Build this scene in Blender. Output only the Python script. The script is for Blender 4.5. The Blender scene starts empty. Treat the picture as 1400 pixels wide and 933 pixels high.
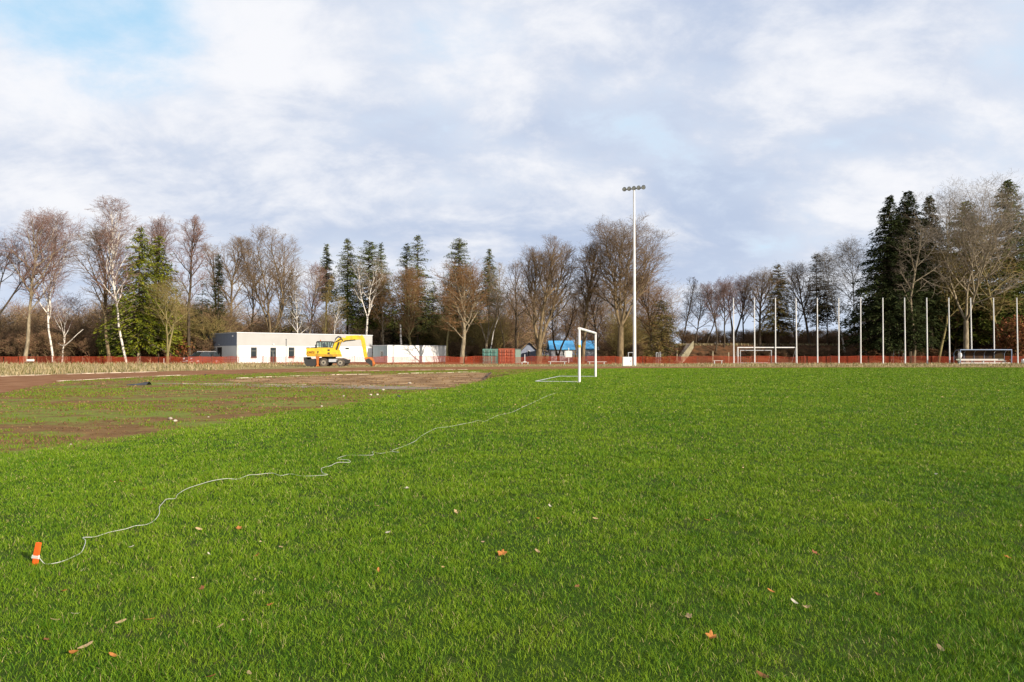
import bpy, math, random
import numpy as np
from math import sin, cos, pi, radians, sqrt, atan2
from mathutils import Vector

S = bpy.context.scene
COL = S.collection
F, CAMH, HOR = 933.0, 1.3, 484.0
PITCH = math.atan(17.5 / 933.0)

# ------------------------------------------------------------------ camera
cam = bpy.data.cameras.new('camera'); cam.lens = 24; cam.sensor_width = 36
cam.clip_end = 8000; cam.clip_start = 0.05
camo = bpy.data.objects.new('camera', cam); COL.objects.link(camo)
camo.location = (0, 0, CAMH); camo.rotation_euler = (pi / 2 + PITCH, 0, 0)
S.camera = camo

# ------------------------------------------------------------------ light
SUN_AZ = (0.74, -0.67)                      # towards the sun, on the ground plane
SUN_EL = radians(20)
n_ = math.hypot(*SUN_AZ)
SD = Vector((SUN_AZ[0] / n_ * cos(SUN_EL), SUN_AZ[1] / n_ * cos(SUN_EL), sin(SUN_EL)))
sl = bpy.data.lights.new('sun', 'SUN'); sl.energy = 5.0; sl.angle = radians(0.5); sl.color = (1.0, 0.90, 0.76)
so = bpy.data.objects.new('sun', sl); COL.objects.link(so)
so.rotation_euler = SD.to_track_quat('Z', 'Y').to_euler(); so.location = (30, -20, 40)
S.view_settings.view_transform = 'Standard'; S.view_settings.look = 'None'
S.view_settings.exposure = 0.62; S.view_settings.gamma = 1.0
try: S.view_settings.use_curve_mapping = False
except Exception: pass

SKY_STR = 0.10
wd = bpy.data.worlds.new('World'); S.world = wd; wd.use_nodes = True
nt = wd.node_tree; nt.nodes.clear()
class NB:
    """tiny helper for node trees"""
    def __init__(s, nt): s.nt = nt
    def n(s, typ, **kw):
        nd = s.nt.nodes.new(typ)
        for k, v in kw.items():
            if hasattr(nd, k): setattr(nd, k, v)
            else: nd.inputs[k.replace('_', ' ')].default_value = v
        return nd
    def l(s, a, b): s.nt.links.new(a, b)
    def math(s, op, a, b=None, c=None, clamp=False):
        nd = s.nt.nodes.new('ShaderNodeMath'); nd.operation = op; nd.use_clamp = clamp
        for i, v in enumerate((a, b, c)):
            if v is None: continue
            if isinstance(v, (int, float)): nd.inputs[i].default_value = v
            else: s.l(v, nd.inputs[i])
        return nd.outputs[0]
    def vmath(s, op, a, b=None):
        nd = s.nt.nodes.new('ShaderNodeVectorMath'); nd.operation = op
        for i, v in enumerate((a, b)):
            if v is None: continue
            if isinstance(v, (tuple, list)): nd.inputs[i].default_value = v
            else: s.l(v, nd.inputs[i])
        return nd
    def mix(s, f, a, b):
        nd = s.nt.nodes.new('ShaderNodeMix'); nd.data_type = 'RGBA'
        for sock, v in ((nd.inputs[0], f), (nd.inputs[6], a), (nd.inputs[7], b)):
            if isinstance(v, (int, float)): sock.default_value = v
            elif isinstance(v, (tuple, list)): sock.default_value = (*v[:3], 1)
            else: s.l(v, sock)
        return nd.outputs[2]
    def ramp(s, f, lo, hi, smooth=True):
        nd = s.nt.nodes.new('ShaderNodeMapRange'); nd.interpolation_type = 'SMOOTHSTEP' if smooth else 'LINEAR'
        s.l(f, nd.inputs[0]); nd.inputs[1].default_value = lo; nd.inputs[2].default_value = hi
        return nd.outputs[0]
    def noise(s, vec, scale, detail=4, rough=0.55, dist=0.0):
        nd = s.nt.nodes.new('ShaderNodeTexNoise'); nd.inputs['Scale'].default_value = scale
        nd.inputs['Detail'].default_value = detail; nd.inputs['Roughness'].default_value = rough
        nd.inputs['Distortion'].default_value = dist
        if vec is not None: s.l(vec, nd.inputs['Vector'])
        return nd.outputs[0]

b = NB(nt)
sky = b.n('ShaderNodeTexSky'); sky.sky_type = 'NISHITA'; sky.sun_disc = False
sky.sun_elevation = SUN_EL; sky.sun_rotation = atan2(SUN_AZ[0], SUN_AZ[1])
sky.air_density = 1.0; sky.dust_density = 0.6; sky.ozone_density = 1.5
tc = b.n('ShaderNodeTexCoord'); D = tc.outputs['Generated']
sep = b.n('ShaderNodeSeparateXYZ'); b.l(D, sep.inputs[0])
zc = b.math('ADD', b.math('MAXIMUM', sep.outputs[2], 0.0), 0.42)
comb = b.n('ShaderNodeCombineXYZ')
b.l(b.math('DIVIDE', sep.outputs[0], zc), comb.inputs[0]); b.l(b.math('DIVIDE', sep.outputs[1], zc), comb.inputs[1])
P = comb.outputs[0]
def dirpx(px, py):
    v = Vector(((px - 700) / F, -(py - 466.5) / F, -1)); v.normalize()
    v.rotate(camo.rotation_euler); return tuple(v)
def spot(px, py, r0, r1):
    dt = b.vmath('DISTANCE', D, dirpx(px, py)).outputs['Value']
    return b.math('SUBTRACT', 1.0, b.ramp(dt, r0, r1))
mp = b.n('ShaderNodeMapping'); b.l(P, mp.inputs[0]); mp.inputs['Scale'].default_value = (1.35, 1.75, 1); mp.inputs['Location'].default_value = (3.1, 7.3, 0)
n1 = b.noise(mp.outputs[0], 0.9, 7, 0.52, 0.25)         # big soft masses
n2 = b.noise(mp.outputs[0], 3.0, 10, 0.63, 0.2)
n3 = b.noise(mp.outputs[0], 1.7, 3, 0.5, 0.0)
cover = b.math('ADD', b.math('MULTIPLY', n1, 0.6), b.math('MULTIPLY', n2, 0.5))
hole = b.math('MULTIPLY', spot(150, -50, 0.03, 0.25), 0.29)
hole2 = b.math('MULTIPLY', spot(1365, 40, 0.02, 0.08), 0.10)
hole3 = b.math('MULTIPLY', spot(1090, 322, 0.02, 0.09), 0.05)
hole4 = b.math('MULTIPLY', spot(345, 30, 0.02, 0.12), -0.1)
cv = b.math('SUBTRACT', cover, hole); cv = b.math('SUBTRACT', cv, hole2); cv = b.math('SUBTRACT', cv, hole3); cv = b.math('SUBTRACT', cv, hole4)
cmask = b.ramp(cv, 0.25, 0.48)
# cloud brightness: white lit tops / lavender grey bellies
lit = b.math('ADD', b.math('MULTIPLY', n2, 0.75), b.math('MULTIPLY', n3, 0.55))
lit = b.math('ADD', lit, b.math('MULTIPLY', spot(150, 120, 0.03, 0.32), 0.10))
lit = b.math('ADD', lit, b.math('MULTIPLY', spot(690, 30, 0.02, 0.35), 0.04))
lit = b.math('SUBTRACT', lit, b.math('MULTIPLY', spot(900, 380, 0.03, 0.26), 0.10))
lit = b.math('SUBTRACT', lit, b.math('MULTIPLY', spot(330, 330, 0.03, 0.34), 0.06))
lit = b.math('SUBTRACT', lit, b.math('MULTIPLY', spot(900, 90, 0.03, 0.28), 0.06))
litm = b.ramp(lit, 0.47, 0.82)
K = 1.0 / (SKY_STR * 2 ** S.view_settings.exposure)
def kc(r, g, bb): return (r * K, g * K, bb * K)
ccol = b.mix(litm, kc(0.52, 0.61, 0.79), kc(0.94, 0.95, 0.99))
bri = b.ramp(cv, 0.33, 0.56)
ccol = b.mix(bri, kc(0.80, 0.88, 0.99), ccol)
# warm-white breaks just above the horizon
hz = b.math('SUBTRACT', 1.0, b.ramp(sep.outputs[2], 0.02, 0.13))
ccol = b.mix(b.math('MULTIPLY', hz, 0.75), ccol, kc(0.68, 0.78, 0.94))
skyb = b.mix(0.85, sky.outputs[0], kc(0.48, 0.77, 1.0))
fin = b.mix(cmask, skyb, ccol)
bg = b.n('ShaderNodeBackground'); bg.inputs[1].default_value = SKY_STR; b.l(fin, bg.inputs[0])
wo = b.n('ShaderNodeOutputWorld'); b.l(bg.outputs[0], wo.inputs[0])

# ------------------------------------------------------------------ helpers
def ray(px, py):
    v = Vector(((px - 700) / F, -(py - 466.5) / F, -1)); v.rotate(camo.rotation_euler); return v
def G(px, py, z=0.0):
    v = ray(px, py); t = (z - CAMH) / v.z; return Vector((v.x * t, v.y * t, z))
def AT(px, py, Y):                    # point on the pixel's ray at depth Y
    v = ray(px, py); t = Y / v.y; return Vector((v.x * t, Y, CAMH + v.z * t))
def HT(py, Y): return CAMH + (HOR - py) / F * Y
def XX(px, Y): return (px - 700) / F * Y

class MB:
    def __init__(s): s.v = []; s.f = []; s.off = 0; s.np_v = []; s.np_f4 = []; s.np_f3 = []
    def add(s, vs, fs):
        o = len(s.v); s.v += [tuple(p) for p in vs]; s.f += [tuple(i + o for i in f) for f in fs]; return s
    def box(s, x0, x1, y0, y1, z0, z1):
        return s.add([(x0,y0,z0),(x1,y0,z0),(x1,y1,z0),(x0,y1,z0),(x0,y0,z1),(x1,y0,z1),(x1,y1,z1),(x0,y1,z1)],
                     [(0,3,2,1),(4,5,6,7),(0,1,5,4),(1,2,6,5),(2,3,7,6),(3,0,4,7)])
    def prism(s, poly, y0, y1, ax='y'):
        """polygon in (a,z) extruded along y (ax='y': a=x) or along x (ax='x': a=y) or z (a,b in xy)"""
        n = len(poly); P0 = []; P1 = []
        for a, c in poly:
            if ax == 'y': P0.append((a, y0, c)); P1.append((a, y1, c))
            elif ax == 'x': P0.append((y0, a, c)); P1.append((y1, a, c))
            else: P0.append((a, c, y0)); P1.append((a, c, y1))
        fs = [tuple(range(n)), tuple(range(2 * n - 1, n - 1, -1))] + [(i, n + i, n + (i + 1) % n, (i + 1) % n) for i in range(n)]
        return s.add(P0 + P1, fs)
    def tube(s, p0, p1, r0, r1=None, n=8, cap=True):
        if r1 is None: r1 = r0
        p0 = Vector(p0); p1 = Vector(p1); d = (p1 - p0)
        if d.length < 1e-9: return s
        d.normalize(); ref = Vector((0, 0, 1)) if abs(d.z) < 0.9 else Vector((1, 0, 0))
        u = d.cross(ref).normalized(); w = d.cross(u)
        vs = []
        for p, r in ((p0, r0), (p1, r1)):
            for k in range(n):
                a = 2 * pi * k / n; vs.append(p + (u * cos(a) + w * sin(a)) * r)
        fs = [(k, (k + 1) % n, n + (k + 1) % n, n + k) for k in range(n)]
        if cap: fs += [tuple(range(n - 1, -1, -1)), tuple(range(n, 2 * n))]
        return s.add(vs, fs)
    def path(s, pts, r, n=6):
        pts = [Vector(p) for p in pts]; vs = []; m = len(pts)
        for i, p in enumerate(pts):
            d = (pts[min(i + 1, m - 1)] - pts[max(i - 1, 0)]).normalized()
            ref = Vector((0, 0, 1)) if abs(d.z) < 0.9 else Vector((1, 0, 0))
            u = d.cross(ref).normalized(); w = d.cross(u); rr = r[i] if isinstance(r, (list, tuple)) else r
            for k in range(n):
                a = 2 * pi * k / n; vs.append(p + (u * cos(a) + w * sin(a)) * rr)
        fs = []
        for i in range(m - 1):
            for k in range(n): fs.append((i*n+k, i*n+(k+1)%n, (i+1)*n+(k+1)%n, (i+1)*n+k))
        fs += [tuple(range(n - 1, -1, -1)), tuple(range((m-1)*n, m*n))]
        return s.add(vs, fs)
    def build(s, name, mat, parent=None, smooth=False, loc=None):
        me = bpy.data.meshes.new(name); me.from_pydata(s.v, [], s.f); me.update()
        me.materials.append(mat)
        if smooth: me.polygons.foreach_set('use_smooth', [True] * len(me.polygons))
        return link(name, me, parent, loc)
def link(name, me, parent=None, loc=None):
    o = bpy.data.objects.new(name, me); COL.objects.link(o)
    if parent is not None: o.parent = parent
    if loc is not None: o.location = loc
    return o
def np_mesh(name, mat, verts, quads=None, tris=None, smooth=False):
    me = bpy.data.meshes.new(name)
    nq = 0 if quads is None else len(quads); ntr = 0 if tris is None else len(tris)
    me.vertices.add(len(verts)); me.vertices.foreach_set('co', np.asarray(verts, dtype=np.float32).ravel())
    me.loops.add(nq * 4 + ntr * 3); me.polygons.add(nq + ntr)
    idx = []; 
    if nq: idx.append(np.asarray(quads).ravel())
    if ntr: idx.append(np.asarray(tris).ravel())
    me.loops.foreach_set('vertex_index', np.concatenate(idx).astype(np.int32))
    st = np.concatenate([np.arange(nq) * 4, nq * 4 + np.arange(ntr) * 3]).astype(np.int32)
    me.polygons.foreach_set('loop_start', st)
    if smooth: me.polygons.foreach_set('use_smooth', np.ones(nq + ntr, dtype=bool))
    me.update(calc_edges=True); me.materials.append(mat); return me
def seg_mesh(segs, n):
    """segs: array (N,8) p0 p1 r0 r1 -> verts, quads"""
    A = np.asarray(segs, dtype=np.float64); p0 = A[:, 0:3]; p1 = A[:, 3:6]
    d = p1 - p0; d /= np.linalg.norm(d, axis=1, keepdims=True) + 1e-12
    ref = np.array([0.31, 0.93, 0.12]); u = np.cross(d, ref); u /= np.linalg.norm(u, axis=1, keepdims=True) + 1e-9
    w = np.cross(d, u); V = np.zeros((len(A), 2 * n, 3))
    for k in range(n):
        a = 2 * pi * k / n; c = u * cos(a) + w * sin(a)
        V[:, k] = p0 + c * A[:, 6:7]; V[:, n + k] = p1 + c * A[:, 7:8]
    base = (np.arange(len(A)) * 2 * n)[:, None]
    Q = np.concatenate([base + np.array([[k, (k + 1) % n, n + (k + 1) % n, n + k]]) for k in range(n)], axis=0)
    return V.reshape(-1, 3), Q
def tag(o, label=None, cat=None, group=None, kind=None):
    if label: o['label'] = label
    if cat: o['category'] = cat
    if group: o['group'] = group
    if kind: o['kind'] = kind
    return o
def thing(name, label, cat, loc=(0, 0, 0), rz=0, group=None):
    o = bpy.data.objects.new(name, None); COL.objects.link(o); o.location = loc; o.rotation_euler = (0, 0, rz)
    o.empty_display_size = 0.2
    return tag(o, label, cat, group)

# ------------------------------------------------------------------ materials
def mat(name, c0, c1=None, scale=3.0, rough=0.8, detail=5, bump=0.0, bscale=None, lo=0.35, hi=0.65, metal=0.0, stretch=None, spec=0.08, trans=0.0, isl=0.0, dist=0.0):
    m = bpy.data.materials.new(name); m.use_nodes = True; t = m.node_tree; t.nodes.clear(); q = NB(t)
    out = q.n('ShaderNodeOutputMaterial'); p = q.n('ShaderNodeBsdfPrincipled')
    p.inputs['Roughness'].default_value = rough; p.inputs['Metallic'].default_value = metal
    p.inputs['Specular IOR Level'].default_value = spec
    c = q.n('ShaderNodeTexCoord').outputs['Object']
    if stretch:
        mp = q.n('ShaderNodeMapping'); mp.inputs['Scale'].default_value = stretch; q.l(c, mp.inputs[0]); c = mp.outputs[0]
    if c1 is None: c1 = tuple(v * 0.85 for v in c0)
    f = q.ramp(q.noise(c, scale, detail, 0.6, dist), lo, hi)
    col = q.mix(f, c0, c1)
    if isl:
        g = q.n('ShaderNodeNewGeometry').outputs['Random Per Island']
        hs = q.n('ShaderNodeHueSaturation'); q.l(col, hs.inputs['Color'])
        q.l(q.math('ADD', q.math('MULTIPLY', g, isl), 1 - isl / 2), hs.inputs['Value'])
        g2 = q.math('FRACT', q.math('MULTIPLY', g, 17.3))
        q.l(q.math('ADD', q.math('MULTIPLY', g2, 0.05), 0.475), hs.inputs['Hue']); col = hs.outputs[0]
    q.l(col, p.inputs['Base Color'])
    if bump:
        bn = q.n('ShaderNodeBump'); bn.inputs['Strength'].default_value = bump; bn.inputs['Distance'].default_value = 0.05
        q.l(q.noise(c, bscale or scale * 3, 6, 0.65), bn.inputs['Height']); q.l(bn.outputs[0], p.inputs['Normal'])
    if trans:
        tr = q.n('ShaderNodeBsdfTranslucent'); q.l(col, tr.inputs[0]); mx = q.n('ShaderNodeMixShader'); mx.inputs[0].default_value = trans
        q.l(p.outputs[0], mx.inputs[1]); q.l(tr.outputs[0], mx.inputs[2]); q.l(mx.outputs[0], out.inputs[0])
    else: q.l(p.outputs[0], out.inputs[0])
    return m
def flat(name, c, rough=0.5, metal=0.0, spec=0.4): return mat(name, c, tuple(v * 0.9 for v in c), 2.0, rough, 3, metal=metal, spec=spec)

M = {}
def blade_mat(name, a, bcol, cdry, dryamt, trans=0.35):
    m = bpy.data.materials.new(name); m.use_nodes = True; t = m.node_tree; t.nodes.clear(); q = NB(t)
    out = q.n('ShaderNodeOutputMaterial'); p = q.n('ShaderNodeBsdfPrincipled'); p.inputs['Roughness'].default_value = 0.55
    p.inputs['Specular IOR Level'].default_value = 0.10
    c = q.n('ShaderNodeTexCoord').outputs['Object']; g = q.n('ShaderNodeNewGeometry').outputs['Random Per Island']
    n = q.noise(c, 0.55, 4, 0.6); nn = q.noise(c, 5.0, 3, 0.6)
    mixf = q.math('ADD', q.math('MULTIPLY', n, 0.8), q.math('MULTIPLY', g, 0.5)); mixf = q.math('ADD', mixf, q.math('MULTIPLY', nn, 0.4))
    col = q.mix(q.ramp(mixf, 0.5, 1.15), a, bcol)
    dry = q.math('GREATER_THAN', q.math('FRACT', q.math('MULTIPLY', g, 37.7)), 1 - dryamt)
    col = q.mix(dry, col, cdry); q.l(col, p.inputs['Base Color'])
    tr = q.n('ShaderNodeBsdfTranslucent'); q.l(col, tr.inputs[0]); mx = q.n('ShaderNodeMixShader'); mx.inputs[0].default_value = trans
    q.l(p.outputs[0], mx.inputs[1]); q.l(tr.outputs[0], mx.inputs[2]); q.l(mx.outputs[0], out.inputs[0]); return m
M['grass'] = blade_mat('lawn_blades', (0.046, 0.130, 0.007), (0.185, 0.275, 0.013), (0.36, 0.31, 0.13), 0.045, 0.16)
M['thin'] = blade_mat('worn_blades', (0.085, 0.17, 0.010), (0.19, 0.25, 0.02), (0.20, 0.12, 0.045), 0.28)
M['dry'] = blade_mat('dry_blades', (0.27, 0.20, 0.10), (0.42, 0.34, 0.20), (0.17, 0.15, 0.05), 0.30, 0.25)
M['lawn'] = mat('lawn_soil', (0.035, 0.070, 0.006), (0.05, 0.055, 0.018), 2.5, 0.95, 8, 0.6, 30, 0.45, 0.75)
M['forest_floor'] = mat('forest_floor', (0.16, 0.105, 0.055), (0.10, 0.10, 0.035), 0.4, 0.95, 8, 0.5, 6)
M['verge'] = mat('verge', (0.29, 0.22, 0.11), (0.19, 0.17, 0.06), 0.5, 0.95, 8, 0.5, 9)
def worn_mat():
    m = bpy.data.materials.new('worn_turf'); m.use_nodes = True; t = m.node_tree; t.nodes.clear(); q = NB(t)
    out = q.n('ShaderNodeOutputMaterial'); p = q.n('ShaderNodeBsdfPrincipled'); p.inputs['Roughness'].default_value = 0.95
    p.inputs['Specular IOR Level'].default_value = 0.1
    c = q.n('ShaderNodeTexCoord').outputs['Object']
    mp = q.n('ShaderNodeMapping'); mp.inputs['Scale'].default_value = (0.55, 1, 1); q.l(c, mp.inputs[0]); v = mp.outputs[0]
    n = q.noise(v, 0.45, 8, 0.68); n2 = q.noise(c, 9, 6, 0.7)
    col = q.mix(q.ramp(n2, 0.3, 0.7), (0.27, 0.155, 0.062), (0.16, 0.085, 0.036))
    gr = q.mix(q.ramp(n2, 0.3, 0.7), (0.12, 0.17, 0.02), (0.18, 0.19, 0.04))
    n3 = q.noise(v, 2.2, 8, 0.75); s = q.math('ADD', q.math('ADD', q.math('MULTIPLY', n, .75), q.math('MULTIPLY', n3, 0.3)), q.math('MULTIPLY', n2, 0.2))
    col = q.mix(q.ramp(n3, 0.42, 0.62), q.mix(q.ramp(n2, .3, .7), (0.10, 0.055, 0.022), (0.19, 0.105, 0.042)), col)
    col = q.mix(q.ramp(s, 0.58, 0.68), col, gr)
    q.l(col, p.inputs['Base Color'])
    bn = q.n('ShaderNodeBump'); bn.inputs['Strength'].default_value = 0.8; bn.inputs['Distance'].default_value = 0.04
    q.l(n2, bn.inputs['Height']); q.l(bn.outputs[0], p.inputs['Normal']); q.l(p.outputs[0], out.inputs[0]); return m
M['worn'] = worn_mat()
M['track'] = mat('cinder_track', (0.18, 0.078, 0.034), (0.26, 0.135, 0.068), 0.8, 0.95, 9, 0.4, 18)
M['mud'] = mat('mud', (0.40, 0.26, 0.135), (0.12, 0.062, 0.027), 1.3, 0.85, 10, 0.9, 8, 0.40, 0.60, stretch=(0.45, 1.3, 1))
M['puddle'] = mat('wet_gravel', (0.30, 0.25, 0.19), (0.14, 0.08, 0.035), 1.6, 0.55, 9, 0.5, 10, stretch=(0.5, 1.5, 1))
M['kerb'] = mat('kerb_concrete', (0.62, 0.52, 0.42), (0.35, 0.27, 0.20), 1.2, 0.9, 6, 0.3)
M['hill'] = mat('hill_wood', (0.09, 0.10, 0.12), (0.14, 0.13, 0.14), 0.02, 1.0, 8)
M['bank'] = mat('bank_leaf_litter', (0.125, 0.06, 0.028), (0.05, 0.03, 0.016), 1.2, 0.95, 9, 0.9, 4)
M['white'] = mat('white_render', (0.80, 0.78, 0.75), (0.76, 0.74, 0.71), 0.8, 0.85)
M['greyclad'] = mat('grey_render', (0.37, 0.36, 0.345), (0.345, 0.335, 0.32), 0.6, 0.8)
M['sideclad'] = flat('shaded_band_render', (0.22, 0.25, 0.32), 0.8)  # upper band colour with the side wall's shade put in, darker and bluer
M['plinth'] = flat('plinth_concrete', (0.11, 0.10, 0.095), 0.9)
M['darkframe'] = flat('dark_frame', (0.10, 0.095, 0.08), 0.5)
M['glass'] = flat('dark_glass', (0.022, 0.028, 0.03), 0.08, 0.0, 0.6)
M['roofdark'] = flat('roof_felt', (0.09, 0.09, 0.10), 0.9)
M['metaledge'] = flat('roof_flashing', (0.62, 0.62, 0.64), 0.4)
M['whitepaint'] = mat('white_paint', (0.70, 0.69, 0.68), (0.60, 0.58, 0.55), 1.5, 0.45)
M['galv'] = flat('galvanised_steel', (0.55, 0.56, 0.58), 0.4, 0.3)
M['black'] = flat('black_plastic', (0.02, 0.02, 0.022), 0.5)
M['lampglass'] = flat('lamp_glass', (0.45, 0.50, 0.50), 0.15, 0.0, 0.6)
M['yellow'] = mat('yellow_paint', (0.72, 0.48, 0.04), (0.45, 0.30, 0.06), 2.2, 0.45, lo=0.4, hi=0.75)
M['yellowdk'] = mat('worn_yellow', (0.55, 0.30, 0.03), (0.30, 0.18, 0.05), 2.0, 0.6)
M['orange'] = mat('orange_paint', (0.50, 0.15, 0.035), (0.30, 0.10, 0.04), 3, 0.6)
M['rubber'] = mat('dirty_rubber', (0.045, 0.04, 0.036), (0.12, 0.10, 0.08), 3, 0.9)
M['rim'] = mat('dusty_rim', (0.33, 0.29, 0.22), (0.24, 0.21, 0.17), 3, 0.7)
M['chassis'] = flat('chassis_black', (0.035, 0.033, 0.032), 0.7)
M['redtext'] = flat('lettering', (0.25, 0.03, 0.02), 0.5)
M['carpaint'] = flat('dark_grey_car_paint', (0.09, 0.095, 0.11), 0.25, 0.5)
M['tail'] = flat('headlight_glass', (0.75, 0.75, 0.75), 0.15)
M['net'] = mat('orange_red_plastic_net', (0.52, 0.09, 0.04), (0.34, 0.075, 0.04), 0.35, 0.6, trans=0.3)
M['post'] = mat('fence_post', (0.25, 0.08, 0.05), (0.18, 0.07, 0.05), 2, 0.8)
M['cgreen'] = mat('teal_corrugated', (0.11, 0.27, 0.23), (0.14, 0.22, 0.18), 1.5, 0.6)
M['cred'] = mat('rust_red_corrugated', (0.42, 0.11, 0.06), (0.34, 0.10, 0.06), 1.5, 0.6)
M['cgrey'] = flat('grey_green_sheet', (0.20, 0.27, 0.22), 0.6)
M['cside'] = flat('grey_blue_panel', (0.36, 0.42, 0.44), 0.7)
M['blueroof'] = mat('blue_roof_sheet', (0.07, 0.33, 0.62), (0.12, 0.40, 0.68), 1.0, 0.5)
M['greywall'] = flat('grey_wall', (0.42, 0.42, 0.45), 0.9)
M['bluewall'] = flat('blue_grey_wall', (0.22, 0.25, 0.33), 0.9)
M['brownroof'] = mat('brown_roof', (0.20, 0.15, 0.11), (0.26, 0.20, 0.14), 1.0, 0.9)
M['bluesteel'] = flat('blue_steel_frame', (0.20, 0.26, 0.38), 0.5)
M['amber'] = mat('smoked_sheet', (0.075, 0.04, 0.02), (0.02, 0.018, 0.02), 0.8, 0.35, 3)
M['bench'] = flat('pale_bench_board', (0.50, 0.46, 0.42), 0.7)
M['stake'] = mat('orange_stake_paint', (0.92, 0.13, 0.02), (0.80, 0.11, 0.02), 30, 0.6)
M['cord'] = flat('white_cord', (0.52, 0.52, 0.47), 0.8)
M['stone'] = mat('stone', (0.40, 0.35, 0.28), (0.25, 0.20, 0.15), 10, 0.95, bump=0.4)
M['palestone'] = mat('pale_stone', (0.50, 0.44, 0.35), (0.36, 0.31, 0.24), 10, 0.95)
M['tarp'] = mat('black_tarp', (0.018, 0.02, 0.024), (0.05, 0.05, 0.055), 3, 0.35)
# bark and twigs
M['bark'] = mat('bark_brown_grey', (0.21, 0.155, 0.088), (0.095, 0.07, 0.042), 2.2, 0.95, 6, 0.6, 5, stretch=(2, 2, 0.5))
M['bark_dark'] = mat('bark_dark', (0.095, 0.07, 0.045), (0.04, 0.032, 0.024), 2.2, 0.95, 6, 0.6, 5, stretch=(2, 2, 0.5))
M['bark_light'] = mat('bark_pale', (0.31, 0.255, 0.17), (0.14, 0.11, 0.075), 2.2, 0.95, 6, 0.5, 5, stretch=(2, 2, 0.5))
M['bark_olive'] = mat('bark_olive', (0.24, 0.20, 0.09), (0.15, 0.12, 0.055), 1.2, 0.95, 6, 0.5, 5, stretch=(2, 2, 0.5))
M['bark_birch'] = mat('bark_birch', (0.62, 0.57, 0.50), (0.13, 0.11, 0.10), 1.6, 0.8, 6, lo=0.50, hi=0.62, stretch=(0.6, 0.6, 2.2))
M['tw_brown'] = mat('twig_brown', (0.24, 0.165, 0.10), (0.16, 0.11, 0.07), 0.5, 0.95)
M['tw_dark'] = mat('twig_dark', (0.085, 0.06, 0.048), (0.055, 0.04, 0.033), 0.5, 0.95)
M['tw_pale'] = mat('twig_pale', (0.29, 0.24, 0.18), (0.20, 0.16, 0.12), 0.5, 0.95)
M['tw_purple'] = mat('twig_purple_brown', (0.26, 0.16, 0.13), (0.18, 0.11, 0.09), 0.5, 0.95)
M['tw_rust'] = mat('twig_rusty', (0.26, 0.145, 0.065), (0.17, 0.10, 0.05), 0.5, 0.95)
M['tw_undergrowth'] = mat('twig_undergrowth', (0.24, 0.145, 0.08), (0.12, 0.08, 0.045), 0.5, 0.95, isl=1.1)
M['tw_wood'] = mat('twig_wood', (0.33, 0.22, 0.12), (0.16, 0.105, 0.06), 0.25, 0.95, isl=1.1)
M['tw_olive'] = mat('twig_olive', (0.29, 0.22, 0.08), (0.17, 0.13, 0.05), 0.5, 0.95, isl=.8)
M['nd_green'] = mat('needles_green', (0.12, 0.14, 0.024), (0.065, 0.085, 0.02), 0.7, 0.8, trans=0.15, isl=0.7)
M['nd_dark'] = mat('needles_dark', (0.038, 0.047, 0.014), (0.025, 0.033, 0.011), 0.7, 0.85, trans=0.1, isl=0.7)
M['nd_blue'] = mat('needles_blue_green', (0.135, 0.145, 0.042), (0.07, 0.085, 0.03), 0.7, 0.8, trans=0.1, isl=0.7)
M['nd_bright'] = mat('needles_yellow_green', (0.22, 0.225, 0.018), (0.09, 0.12, 0.018), 0.6, 0.8, trans=0.2, isl=0.8)
M['nd_brown'] = mat('needles_brownish', (0.18, 0.125, 0.04), (0.075, 0.075, 0.025), 0.45, 0.85, trans=0.1, isl=0.7)
M['leaf_rust'] = mat('rusty_leaves', (0.24, 0.10, 0.035), (0.12, 0.06, 0.03), 0.8, 0.85, trans=0.25, isl=0.8)

# ------------------------------------------------------------------ noise in python
class VN:
    def __init__(s, seed): s.t = np.random.RandomState(seed).rand(256, 256)
    def __call__(s, x, y):
        x = np.asarray(x, dtype=np.float64); y = np.asarray(y, dtype=np.float64)
        xi = np.floor(x).astype(int); yi = np.floor(y).astype(int); fx = x - xi; fy = y - yi
        fx = fx * fx * (3 - 2 * fx); fy = fy * fy * (3 - 2 * fy)
        a = s.t[xi % 256, yi % 256]; b_ = s.t[(xi + 1) % 256, yi % 256]; c = s.t[xi % 256, (yi + 1) % 256]; d = s.t[(xi + 1) % 256, (yi + 1) % 256]
        return (a * (1 - fx) + b_ * fx) * (1 - fy) + (c * (1 - fx) + d * fx) * fy
    def fbm(s, x, y, o=4):
        r = 0; w = 0.5; tot = 0
        for i in range(o): r = r + w * s(x * 2 ** i + 7.1 * i, y * 2 ** i + 3.7 * i); tot += w; w *= 0.5
        return r / tot
VNA, VNB, VNC = VN(1), VN(2), VN(3)
def inside(poly, x, y):
    x = np.asarray(x); y = np.asarray(y); r = np.zeros(x.shape, bool); n = len(poly)
    for i in range(n):
        x0, y0 = poly[i]; x1, y1 = poly[(i + 1) % n]
        c = ((y0 > y) != (y1 > y)) & (x < (x1 - x0) * (y - y0) / ((y1 - y0) if y1 != y0 else 1e-9) + x0)
        r ^= c
    return r
def jag(pts, amp, step, seed, closed=True):
    """subdivide an outline and roughen it"""
    rr = random.Random(seed); out = []; n = len(pts)
    for i in range(n if closed else n - 1):
        a = Vector(pts[i][:2]); c = Vector(pts[(i + 1) % n][:2]); L = (c - a).length; k = max(1, int(L / step)) if L < 150 else 8
        nr = Vector((-(c - a).y, (c - a).x)); nr = nr.normalized() if nr.length else nr
        for j in range(k):
            p = a.lerp(c, j / k)
            if L < 150: p = p + nr * rr.uniform(-amp, amp)
            out.append((p.x, p.y))
    if not closed: out.append(tuple(pts[-1][:2]))
    return out
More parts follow.
